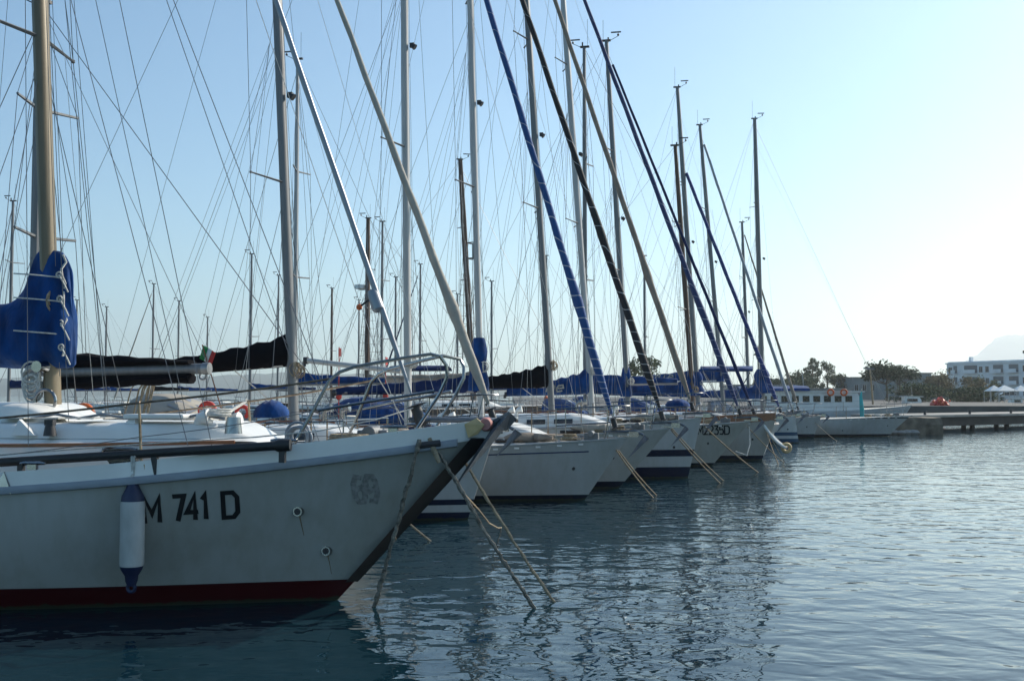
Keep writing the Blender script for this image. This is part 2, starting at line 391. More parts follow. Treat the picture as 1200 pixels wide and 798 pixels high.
def rig(fr, h, root, P, mast_lo, mast_hi, zdeck, mw, mm, jib=None, spread=(.38, .7), topz=None, detail=2, wire_r=.005, seed=0, backstay=True):
    """mast through two picked points of the centre plane; returns useful points"""
    a, b = fr.loc(*mast_lo), fr.loc(*mast_hi); d = (b - a).normalized()
    base = a + d * ((zdeck - a.z) / d.z)
    att = None
    if jib:
        jf, jh = fr.loc(*jib['foot']), fr.loc(*jib['head'])
        att = line_hit(a, b, jf, jh)
        if jib.get('free'): att = jh
    if topz is None: topz = (att.z + .35) if att else b.z
    top = a + d * ((topz - a.z) / d.z)
    mb = MB(); K = 14
    mb.tube([along(base, top, i / K) for i in range(K + 1)], [mw / 2 * (1 if i < K * .75 else lerp(1, .72, (i / K - .75) / .25)) for i in range(K + 1)], 12, True, .72)
    mast = mb.build('mast', mm, root)
    LM = (top - base).length
    sp = []
    for k, t in enumerate(spread):
        c = along(base, top, t); wsp = lerp(.95, .6, t) * min(1.25, h.B / 3.0)
        for s in (1, -1):
            tip = c + Vector((-.28, s * wsp, .05)); mb = MB(); mb.tube([c + Vector((0, s * mw * .3, 0)), tip], [.035, .022], 6, True, .6); mb.ball(tip, .03, 6)
            mb.build('spreader', M['alu_grey'], mast); sp.append((s, k, tip))
    xc = base.x - .25
    for s in (1, -1):
        ch = h.edge(xc, s, 0, .06); tips = [t for q, k, t in sp if q == s]
        mb = MB(); mb.tube([ch] + tips + [along(base, top, .97)], wire_r, 4, False); mb.build('cap_shroud', M['wire'], root)
        lo = along(base, top, spread[0] - .015) if spread else along(base, top, .5)
        wire(root, ch + Vector((.35, 0, 0)), lo, 'lower_shroud', wire_r)
        wire(root, ch + Vector((-.45, 0, 0)), lo, 'lower_shroud', wire_r)
        if len(tips) > 1 and detail > 1: wire(root, tips[0], along(base, top, spread[1] - .015), 'diagonal_shroud', wire_r * .8)
    stern = Vector((h.xd(1) + .1, 0, h.sheer(1) + .05))
    if backstay: wire(root, stern, top, 'backstay', wire_r)
    if detail > 0:
        for k, (dx, dy, t) in enumerate(((.14, .1, .98), (.16, -.09, .86), (-.16, .07, .97), (.9, -.4, .7))[:2 + detail]):
            q = along(base, top, t); f = along(base, top, .03) + Vector((dx, dy, 0)); wire(root, f, q + Vector((dx * .3, dy * .3, 0)), 'halyard', .004)
    # lazy jacks, flag halyards and a coil of halyards at the mast foot
    if detail > 1:
        for s in (1, -1):
            ap = along(base, top, .6) + Vector((-.1, s * .2, 0))
            for k in (1.0, 1.9, 2.8): wire(root, along(base, top, 0) + Vector((-k - .1, s * .16, .95)), ap, 'lazy_jack', .0035)
            wire(root, h.edge(xc - .2, s, .05, .12), along(base, top, spread[0] if spread else .5) + Vector((-.1, s * .6, 0)), 'flag_halyard', .0035, M['rope_w'])
        wire(root, Vector((h.ov - .9, 0, h.sheer(.08) + .1)), along(base, top, .9) + Vector((.1, 0, 0)), 'spinnaker_halyard', .004, M['rope_w'])
        cl = MB(); rr = random.Random(seed); c = along(base, top, .1)
        for k in range(9): cl.torus(c + Vector((mw * .55, -.05 + rr.uniform(-.08, .08), -.18 + rr.uniform(-.03, .03))), .1 + rr.uniform(-.02, .03), .011, 'x' if k % 2 else 'y', 12, 5)
        cl.build('halyard_coil', M['rope'] if seed % 2 else M['rope_w'], mast)
    # steaming light / radar reflector on the mast
    q = along(base, top, .52) + Vector((mw * .75, 0, 0)); mb = MB(); mb.box(q, (.1, .08, .1)); mb.tube([q, q + Vector((.07, 0, -.05))], [.05, .07], 8); mb.build('steaming_light', M['dark'], mast)
    mast_gear(top, mast, seed)
    if jib:
        foot = fr.loc(*jib['foot']); head = att
        if jib.get('to_deck'):
            pass
        lowz = h.sheer(h.ux(foot.x)) + .12
        u = (head - foot).normalized(); foot2 = foot + u * ((lowz - foot.z) / u.z)
        wire(root, foot2, head, 'forestay', .007)
        drum = foot2 + u * .22
        if jib.get('r'):
            f3 = foot2 + u * .42
            jib_roll(root, f3, foot2 + u * ((head - foot2).length * jib.get('reach', .96)), jib['r'], jib['m'], clew=jib.get('clew'), taper=jib.get('taper', .4))
            mb = MB(); mb.tube([drum - u * .12, drum - u * .1, drum - u * .09, drum + u * .09, drum + u * .1, drum + u * .12], [.05, .13, .06, .06, .13, .05], 12); mb.build('furler_drum', M['dark'], root)
    return dict(base=base, top=top, d=d, mast=mast, att=att, stern=stern, LM=LM)

def boom(root, rg, h, z, length, rise, cover=None, cover_m=None, bm=None, fat=.24, r=.075, lift=True, collar=True, seed=1, text=None):
    base, d = rg['base'], rg['d']; rr = random.Random(seed)
    g = base + d * ((z - base.z) / d.z) + Vector((-.16, 0, 0)); e = g + Vector((-length, 0, rise))
    mb = MB(); mb.tube([g, e], r, 10, True, .8); bo = mb.build('boom', bm or M['alu'], root)
    mb = MB(); mb.tube([e + Vector((.04, 0, 0)), e + Vector((-.05, 0, 0))], r * 1.1, 10); mb.box(e + Vector((-.05, 0, -r)), (.08, .03, .12)); mb.build('boom_end_fitting', M['dark'], bo)
    if lift: wire(root, e, rg['top'], 'topping_lift', .004)
    ms = along(g, e, .8); tr = Vector((ms.x, 0, h.sheer(.8) + .35))
    for k in (-.05, .05): wire(root, ms + Vector((k, 0, 0)), tr + Vector((k * 2, 0, 0)), 'mainsheet', .006, M['rope_w'])
    wire(root, along(g, e, .3), base + Vector((-.05, 0, .1)), 'boom_vang', .012, M['rope_w'])
    if cover:
        mb = MB(); rings = []; K = 26
        for i in range(K + 1):
            t = i / K; c = along(g, e, t * .985)
            hgt = fat * (lerp(2.1, .62, t ** .55) if cover == 'stack' else lerp(1.25, .8, t)) * (1 + .07 * math.sin(i * 1.7 + seed))
            wd = fat * lerp(.62, .42, t) * (1 + .06 * math.sin(i * 2.3)); drop = r * (.9 if i else .7)
            x0 = .12 if i == 0 else 0
            ring = []
            for k in range(12):
                a = 2 * math.pi * k / 12 - math.pi / 2; y = math.cos(a) * wd * (1 - .35 * max(0, math.sin(a))); zz = (math.sin(a) * .5 + .5) * (hgt + drop) - drop
                ring.append(c + Vector((x0, y + .012 * math.sin(i * 3.1 + k), zz)))
            rings.append(ring)
        mb.loft(rings, True); co = mb.build('sail_cover', cover_m, root)
        if collar:
            # the cover goes on round the mast, laced in front
            mb = MB(); rings = []; zz0, zz1, rc = collar if isinstance(collar, tuple) else (g.z - r - .05, g.z + fat * 3, .16)
            for i in range(9):
                t = i / 8; c = base + d * ((lerp(zz0, zz1, t) - base.z) / d.z); q = rc * (1 + .12 * math.sin(i * 1.3) - .38 * t)
                rings.append([c + Vector((math.cos(2 * math.pi * k / 12) * q * 1.25 - .06 * (1 - t), math.sin(2 * math.pi * k / 12) * q, 0)) for k in range(12)])
            mb.loft(rings, True); mb.build('mast_collar', M['blue'] if isinstance(collar, tuple) else cover_m, co)
        if text:
            gx = g.x - text[1]; w0 = fat * .60
            stroke_text(text[0], text[2], text[2] * .75, text[2] * .16, lambda u, v: Vector((gx + u, -(w0 + .02), g.z + .04 + v + (e.z - g.z) * (g.x - gx - u) / length)), M['sail'], co, 'sail_cover_lettering', .3, .35)
    return g, e

def add_text(s, size, place, m, parent, name, ital=0.0, bold=0.0, sx=1.0, cut=None):
    c = bpy.data.curves.new(name, 'FONT'); c.body = s; c.size = size; c.shear = ital; c.offset = bold; c.resolution_u = 4
    tmp = bpy.data.objects.new(name, c); COL.objects.link(tmp); dg = bpy.context.evaluated_depsgraph_get()
    me = bpy.data.meshes.new_from_object(tmp.evaluated_get(dg)); bpy.data.objects.remove(tmp)
    for v in me.vertices: v.co = place(v.co.x * sx, v.co.y)
    me.materials.clear(); me.materials.append(m)
    o = bpy.data.objects.new(name, me); COL.objects.link(o); o.parent = parent
    so = o.modifiers.new('thickness', 'SOLIDIFY'); so.thickness = .003; so.offset = 0
    return o

GL = {  # simple block letters drawn as pen strokes in a unit box
    'R': [[(0, 0), (0, 1), (.75, 1), (1, .85), (1, .65), (.75, .5), (0, .5)], [(.5, .5), (1, 0)]], 'M': [[(0, 0), (0, 1), (.5, .35), (1, 1), (1, 0)]],
    '7': [[(0, 1), (1, 1), (.4, 0)]], '4': [[(.72, 0), (.72, 1), (0, .32), (1, .32)]], '1': [[(.2, .8), (.55, 1), (.55, 0)]],
    'D': [[(0, 0), (0, 1), (.7, 1), (1, .8), (1, .2), (.7, 0), (0, 0)]], '2': [[(0, .8), (.2, 1), (.8, 1), (1, .82), (1, .62), (0, 0), (1, 0)]],
    '3': [[(0, 1), (1, 1), (.45, .58), (.8, .56), (1, .4), (1, .2), (.8, 0), (.2, 0), (0, .15)]], '5': [[(1, 1), (.1, 1), (.05, .55), (.75, .6), (1, .42), (1, .2), (.75, 0), (0, .05)]],
    '6': [[(.95, .95), (.35, 1), (0, .7), (0, .2), (.25, 0), (.75, 0), (1, .2), (1, .4), (.75, .58), (.05, .45)]], '9': [[(.05, .05), (.65, 0), (1, .3), (1, .8), (.75, 1), (.25, 1), (0, .8), (0, .6), (.25, .42), (.95, .55)]],
    'a': [[(.1, .62), (.5, .7), (.9, .55), (.85, 0)], [(.9, .35), (.3, .4), (.05, .15), (.4, 0), (.85, .15)]], 'e': [[(0, .35), (1, .4), (.8, .7), (.2, .65), (0, .3), (.3, 0), (.95, .1)]],
    'm': [[(0, 0), (.05, .7)], [(.05, .5), (.3, .7), (.5, .55), (.5, 0)], [(.5, .5), (.8, .7), (1, .55), (1, 0)]], 'd': [[(.95, 1), (.85, 0)], [(.9, .35), (.4, .62), (.05, .3), (.4, 0), (.85, .15)]], 'i': [[(.5, 0), (.55, .7)]],
}
GW = {'M': 1.3, 'D': 1.25, '1': .8}
def stroke_text(s, hgt, wid, th, place, m, parent, name, ital=0.0, gap=.45):
    """one mesh per word"""
    x0 = 0.0
    for word in s.split(' '):
        mb = MB(); layer = 0
        for ch in word:
            cw_ = wid * GW.get(ch, 1)
            for path in GL[ch]:
                P = [Vector((x0 + p[0] * cw_ + ital * p[1] * hgt, p[1] * hgt)) for p in path]; L = []
                closed = path[0] == path[-1]
                for i, p in enumerate(P):
                    a = (p - P[i - 1]).normalized() if i else ((P[0] - P[-2]).normalized() if closed else None); b = (P[i + 1] - p).normalized() if i + 1 < len(P) else ((P[1] - P[0]).normalized() if closed else None)
                    if a is None: a = b
                    if b is None: b = a
                    na, nb = Vector((-a.y, a.x)), Vector((-b.y, b.x)); n = na + nb; n = n.normalized() if n.length > .2 else na
                    k = th / 2 / max(.45, n.dot(na)); L.append([place(*(p + n * k)), place(*(p - n * k))])
                for r in L:
                    for v in r: v += Vector((0, -.0015 * (layer % 3), 0))
                mb.loft(L, closed=False); layer += 1
            x0 += cw_ + gap * wid
        x0 += wid * .95
        o = mb.build(name, m, parent, False); so = o.modifiers.new('thickness', 'SOLIDIFY'); so.thickness = .002; so.offset = 0
    return o
def rails(h, root, xs, ztop=.6, r=.012, pulpit=True, push=True, bow_back=.9, detail=2, dip=0.0):
    """pulpit, stanchions, lifelines, pushpit"""
    if pulpit:
        xb = h.ov - .12; xa = h.ov - bow_back - .5
        mb = MB()
        e1 = {s: h.edge(xa, s, 0, .08) for s in (1, -1)}; e0 = {s: h.edge(h.ov - .45, s, 0, .05) for s in (1, -1)}
        hz = h.sheer(0) + ztop + .05; fx = xb + .12
        arc = [Vector((xa, e1[1].y, hz - .04)), Vector((h.ov - .5, e0[1].y + .1, hz))] + [Vector((h.ov - .5 + .55 * math.sin(a), (e0[1].y + .1) * math.cos(a), hz + .02)) for a in (R(25), R(55), R(90), R(125), R(155))] + [Vector((h.ov - .5, e0[-1].y - .1, hz)), Vector((xa, e1[-1].y, hz - .04))]
        mb.tube(arc, r * 1.15, 6)
        for s in (1, -1):
            mb.tube([e1[s], Vector((xa, e1[s].y, hz - .04))], r, 6); mb.tube([e0[s], Vector((h.ov - .3, (e0[s].y + s * .1) * .94, hz))], r, 6)
            mb.tube([along(e1[s], Vector((xa, e1[s].y, hz - .04)), .5), along(e0[s], Vector((h.ov - .3, e0[s].y + s * .08, hz)), .5)], r, 6)
        mb.build('pulpit', M['steel'], root)
    px = [h.ov - bow_back - .5] + xs
    for s in (1, -1):
        tops = []
        for i, x in enumerate(px):
            b = h.edge(x, s, 0, .08); t = b + Vector((0, 0, ztop))
            if i:
                mb = MB(); mb.tube([b, t], r * 1.1, 6); mb.tube([b, b + Vector((0, 0, .08))], r * 2, 6); mb.build('stanchion', M['rusty'], root)  # rusty tone also puts the warm backlight into the stanchions' colour
            tops.append(t)
        for k in (1, .52):
            mb = MB(); L = []
            for a, b in zip(tops, tops[1:]):
                q = Vector((0, 0, -ztop * (1 - k))); L += sag(a + q, b + q, .012, 4)[:-1]
            L.append(tops[-1] + Vector((0, 0, -ztop * (1 - k)))); mb.tube(L, .0045, 4, False); mb.build('lifeline', M['steel'], root)
    if push:
        mb = MB(); x0 = h.xd(1) + 1.3; x1 = h.xd(1) + .12
        P = [h.edge(x0, 1, 0, .08), h.edge(x1, 1, 0, .1), h.edge(x1, -1, 0, .1), h.edge(x0, -1, 0, .08)]
        for k in (1, .5): mb.tube([p + Vector((0, 0, ztop * k)) for p in P], r, 6)
        for p in P: mb.tube([p, p + Vector((0, 0, ztop))], r, 6)
        mb.build('pushpit', M['steel'], root)

def deck_clutter(h, root, seed, xcab0, ztop, n_w=4, cab_w=.8):
    r = random.Random(seed)
    mb = MB()
    for s in (1, -1):
        for k in range(n_w // 2):
            x = h.xd(.66) - k * .9; e = h.edge(x, s, .12, .28); mb.tube([e, e + Vector((0, 0, .05)), e + Vector((0, 0, .16)), e + Vector((0, 0, .2))], [.085, .06, .055, .075], 10)
    mb.build('winch', M['steel'], root) if False else None
    for s in (1, -1):
        for k in range(n_w // 2):
            w_ = MB(); x = h.xd(.66) - k * .9; e = h.edge(x, s, .1, .28); w_.tube([e, e + Vector((0, 0, .05)), e + Vector((0, 0, .16)), e + Vector((0, 0, .2))], [.085, .06, .055, .075], 10); w_.build('winch', M['steel'], root)
    x = xcab0 + .55; z = h.sheer(h.ux(x)) + .03; mb = MB(); mb.box((x, 0, z + .04), (.5, .5, .06)); mb.build('foredeck_hatch', M['glass'], root, bevel=.015)
    rr = random.Random(seed * 13 + int(h.L * 100) + int(h.ov * 1000))
    for s in (1, -1):
        x = xcab0 - .9; zc = h.sheer(h.ux(x)) + .42; v = MB(); v.tube([(x, s * .45, zc), (x, s * .45, zc + .16), (x + .05, s * .45, zc + .22), (x + .14, s * .45, zc + .24)], [.045, .045, .06, .085], 10); v.build('dorade_vent', M['steel'] if rr.random() < .5 else M['gel'], root)
    x = xcab0 + rr.uniform(.9, 1.3); z = h.sheer(h.ux(x)) + .03; v = MB(); P = []; q = []
    for i in range(9): P.append((x + (i - 4) * .13, rr.uniform(-.1, .1) - .3, z + .1 + rr.uniform(-.02, .03))); q.append(.12 * (1 - abs(i - 4) / 6) * rr.uniform(.85, 1.15))
    v.tube(P, q, 9); v.build('stowed_sail', rr.choice([M['sail'], M['sail_t'], M['navy'], M['sail_g']]), root)
    for k in range(3):
        x = h.ov - 1.2 - k * .5; z = h.sheer(h.ux(x)) + .04; y = rr.uniform(-.5, .5) * h.bd(h.ux(x)); v = MB()
        for j in range(5): v.torus((x + rr.uniform(-.05, .05), y + rr.uniform(-.05, .05), z + j * .025), .15 + rr.uniform(-.04, .05), .018, 'z', 14, 5)
        v.build('rope_coil', rr.choice([M['rope'], M['rope'], M['rope_w'], M['rope_d']]), root)
    if rr.random() < .35:
      x = h.xd(.96); y = rr.choice((-1, 1)) * .9; z = h.sheer(.95); v = MB(); v.tube([(x, y, z + .2), (x, y, z + 2.3)], .014, 5); v.box((x, y + .07, z + 2.15), (.02, .2, .24)); v.tube([(x, y, z + .75), (x, y, z + .8), (x, y, z + 1.1), (x, y, z + 1.15)], [.04, .09, .09, .04], 10); v.build('dan_buoy', rr.choice([M['orange'], M['sail'], M['red']]), root)
    x = h.ov - .75; z = h.sheer(h.ux(x)) + .02; mb = MB(); mb.box((x, 0, z + .06), (.3, .18, .14)); mb.tube([(x, -.16, z + .11), (x, .16, z + .11)], .065, 10); mb.build('windlass', M['alu_grey'], root, bevel=.01)
    for s in (1, -1):
        mb = MB(); q = h.edge(h.ov - .95, s, .03, .14); mb.tube([q + Vector((-.12, 0, .05)), q + Vector((.12, 0, .05))], .014, 6); mb.box(q + Vector((0, 0, .02)), (.09, .04, .06)); mb.build('mooring_cleat', M['steel'], root)

def bow_anchor(h, root, sc=1.0, m=None):
    x, z = h.ov, h.sheer(0)
    ar = MB(); ar.box((x + .02, 0, z + .035), (.42, .13, .03)); 
    for s in (1, -1): ar.box((x + .14, s * .06, z + .075), (.2, .012, .11))
    ar.tube([(x + .2, -.06, z + .07), (x + .2, .06, z + .07)], .04, 8); ar.build('bow_roller', M['steel'], root)
    a = MB(); a.tube([(x - .5, 0, z + .12), (x + .18, 0, z + .14), (x + .34, 0, z + .06)], .022 * sc + .01, 6)
    t0, t1 = Vector((x + .36, 0, z + .07)), Vector((x + .02, 0, z - .42 * sc))
    for s in (1, -1):
        w1 = Vector((x + .44, s * .2 * sc, z - .02)); mid = along(t0, t1, .5) + Vector((-.02, 0, -.03))
        i = len(a.v); P = [t0, w1, t1, mid]; Q = [p + Vector((-.02, 0, -.025)) for p in P]; a.v += [tuple(p) for p in P + Q]
        a.f += [(i, i + 1, i + 2, i + 3), (i + 7, i + 6, i + 5, i + 4), (i, i + 4, i + 5, i + 1), (i + 1, i + 5, i + 6, i + 2), (i + 2, i + 6, i + 7, i + 3), (i + 3, i + 7, i + 4, i)]
    a.build('bow_anchor', m or M['galv'], root, smooth=False)

def cabin_block(h, root, x0, x1, hgt=.42, wfrac=.62, windows=4, cream=False, hood=None, nose=1.1):
    wf = lambda x: max(.25, h.bd(h.ux(x)) * wfrac); zd = lambda x: h.sheer(h.ux(x))
    zt = lambda x: zd(x1) + hgt + (zd(x) - zd(x1)) * .35
    mb = MB(); trunk(mb, x0, x1, wf, zd, zt, nose); ca = mb.build('cabin', M['gel_cream'] if cream else M['gel'], root)
    L = x0 - nose - x1
    for s in (1, -1):
        for k in range(windows):
            xa = x0 - nose * .8 - L * (k + .12) / windows; xb = xa - L * .68 / windows; mb = MB()
            def q(x, v): 
                hz = zt(x) - zd(x); a = lerp(1.0, .93, v / .8); return Vector((x, s * (wf(x) * a + .008), zd(x) - .03 + hz * v))
            c = [q(xa, .36), q(xb, .36), q(xb, .68), q(xa, .68)]; mm = sum(c, Vector()) / 4
            c2 = [p + Vector((0, s * .012, 0)) for p in c]
            i = len(mb.v); mb.v += [tuple(p) for p in c + c2]; mb.f += [(i + 4, i + 5, i + 6, i + 7), (i, i + 1, i + 5, i + 4), (i + 1, i + 2, i + 6, i + 5), (i + 2, i + 3, i + 7, i + 6), (i + 3, i, i + 4, i + 7)]
            mb.build('cabin_window', M['glass'], ca, smooth=False)
    mb = MB()
    for s in (1, -1):
        pts = [Vector((lerp(x0 - nose, x1 + .3, i / 6), s * wf(lerp(x0 - nose, x1 + .3, i / 6)) * .74, zt(lerp(x0 - nose, x1 + .3, i / 6)) + (.07 if i % 2 else .0))) for i in range(7)]
        g = MB(); g.tube(pts, .014, 6); g.build('grab_rail', M['wood'], ca)
    # cockpit coaming
    xe = h.xd(1) + .35
    for s in (1, -1):
        mb = MB(); rings = []
        for i in range(7):
            x = lerp(x1, xe, i / 6); y = h.bd(h.ux(x)) - .22; z = zd(x); t = lerp(hgt * .8, .18, (i / 6))
            rings.append([(x, s * (y), z - .02), (x, s * (y - .04), z + t), (x, s * (y - .26), z + t), (x, s * (y - .3), z - .02)])
        mb.loft(rings, True); mb.build('cockpit_coaming', M['gel'], root)
    if hood:
        mb = MB(); rings = []; wdt = wf(x1) * 1.02; z0 = zt(x1) - .06
        for i in range(7):
            t = i / 6; x = x1 + .95 - 1.5 * t; hh = .62 * math.sin(min(1, .1 + t * 1.25) * math.pi / 2)
            rings.append([(x, wdt * math.cos(a) * (1 if math.cos(a) > 0 else 1), z0 + hh * max(0, math.sin(a)) ** .6) for a in [math.pi * k / 12 for k in range(13)]])
        mb.loft(rings, closed=False); so = mb.build('sprayhood', hood, root)
        md = so.modifiers.new('thickness', 'SOLIDIFY'); md.thickness = .015
        w_ = MB()
        for k in (-1, 0, 1):
            a = R(90 + k * 38); a2 = R(90 + k * 38 + 28)
            i = len(w_.v)
            for tt, aa in ((.22, a - .2), (.22, a + .28), (.5, a + .28), (.5, a - .2)):
                x = x1 + .95 - 1.5 * tt; hh = .62 * math.sin(min(1, .1 + tt * 1.25) * math.pi / 2); w_.v.append((x + .02, wdt * math.cos(aa) * 1.01, z0 + hh * math.sin(aa) ** .6 + .02))
            w_.f.append((i, i + 1, i + 2, i + 3))
        w_.build('sprayhood_window', M['sail_g'], so)
    return ca, zt

GROUP = 'sailing boats moored side by side along the quay'
def sailboat(spec):
    S = dict(L=11, B=3.1, zm=None, heading=-12, hull=None, label='', mw=.17, mm='alu', jib=None, topz=None, cover=None, cover_m=None, boomz=None, boomlen=3.6, rise=.1,
             hood=None, bimini=None, windows=4, detail=2, anchor=True, cabin=True, wire_r=.0055, cream=False, fat=.25, boom=True, boom_m=None, spread=(.38, .7), text=None, wood_bow=False, collar=True, group=GROUP, cat='sailboat', name='sailboat', deck='deck')
    S.update(spec)
    fr = Frame(S['wl'], S['heading']); bow = fr.loc(*S['bow'])
    ov, zb = bow.x, bow.z
    h = Hull(S['L'], S['B'], ov, zb, S['zm'] or zb * .8, sov=.8)
    root = empty(S['name'], fr.o, fr.th, S['label'], S['cat'], S['group'])
    build_hull(h, S['hull'], root, M[S['deck']])
    # toe rail
    for s in (1, -1):
        mb = MB(); mb.tube([h.pt(u, 1).xyz * 1.0 if s > 0 else Vector((h.pt(u, 1).x, -h.pt(u, 1).y, h.pt(u, 1).z)) for u in [i / 30 for i in range(31)]], .022, 5); mb.build('toe_rail', M['wood'] if S['wood_bow'] else M['alu'], root)
    mast_x = fr.loc(*S['mast'][0]).x
    x0, x1 = mast_x + 1.7, mast_x - 2.3
    x0 = min(x0, ov - 1.6)
    ca, zt = cabin_block(h, root, x0, x1, windows=S['windows'], cream=S['cream'], hood=S['hood'] and M[S['hood']])
    rg = rig(fr, h, root, None, S['mast'][0], S['mast'][1], zt(mast_x), S['mw'], M[S['mm']], S['jib'], topz=S['topz'], detail=S['detail'], wire_r=S['wire_r'], seed=len(S['label']), spread=S['spread'])
    if S['boom']: rg['boom'] = boom(root, rg, h, S['boomz'] or zt(mast_x) + .75, S['boomlen'], S['rise'], S['cover'], S['cover_m'] and M[S['cover_m']], M[S['boom_m']] if S['boom_m'] else None, S['fat'], seed=len(S['label']), text=S['text'], collar=S['collar'])
    rails(h, root, [lerp(ov - 1.4, h.xd(1) + 1.3, k) for k in (.2, .4, .6, .8, 1.0)])
    deck_clutter(h, root, 3, x0, 0)
    if S['anchor']: bow_anchor(h, root)
    for xq, zq in ((ov * .3 - .45, zb * .52), (-2.6, zb * .3)):
        y = -h.at(xq, zq); mb = MB(); mb.tube([(xq, y + .02, zq), (xq, y - .015, zq)], .035, 10); mb.build('skin_fitting', M['dark'], root)
    for k in range(7):
        xq = ov - .9 - k * .42; e = h.edge(xq, -1, -.07); mb = MB(); mb.box((xq, e.y - .006, e.z + .01), (.1, .02, .035)); mb.build('rail_glint', M['gel'], root)  # white blocks stand in for glints on the stanchion bases
    if S['bimini']:
        xc = h.xd(.86); z = h.sheer(.8) + 1.95; mb = MB(); rings = []
        for i in range(6):
            x = xc + .95 - 1.9 * i / 5; rings.append([(x, 1.05 * math.cos(R(a)), z + .16 * math.sin(R(a)) - .05 * abs(i - 2.5)) for a in range(0, 181, 18)])
        mb.loft(rings, closed=False); bo = mb.build('bimini', M[S['bimini']], root); md = bo.modifiers.new('thickness', 'SOLIDIFY'); md.thickness = .015
        for s in (1, -1):
            mb = MB(); 
            for k in (-.8, .8): mb.tube([(xc, s * 1.02, z - 1.6), (xc + k, s * 1.03, z - .1)], .013, 6)
            mb.build('bimini_frame', M['steel'], root)
    if S['wood_bow']:
        mb = MB()
        for s in (1, -1):
            L = []
            for i in range(9):
                u = i * .035; p = h.pt(u, 1); L.append([(p.x, s * (p.y + .01), p.z), (p.x, s * (p.y + .01), p.z + .24), (p.x, s * max(0, p.y - .04), p.z + .24), (p.x, s * max(0, p.y - .04), p.z)])
            mb.loft(L, True)
        mb.build('wooden_bulwark', M['wood'], root)
    return dict(fr=fr, h=h, root=root, rg=rg)

DB = (.012, .016, .03)
def hm(n, base, bands): return hull_mat(n, base, bands)

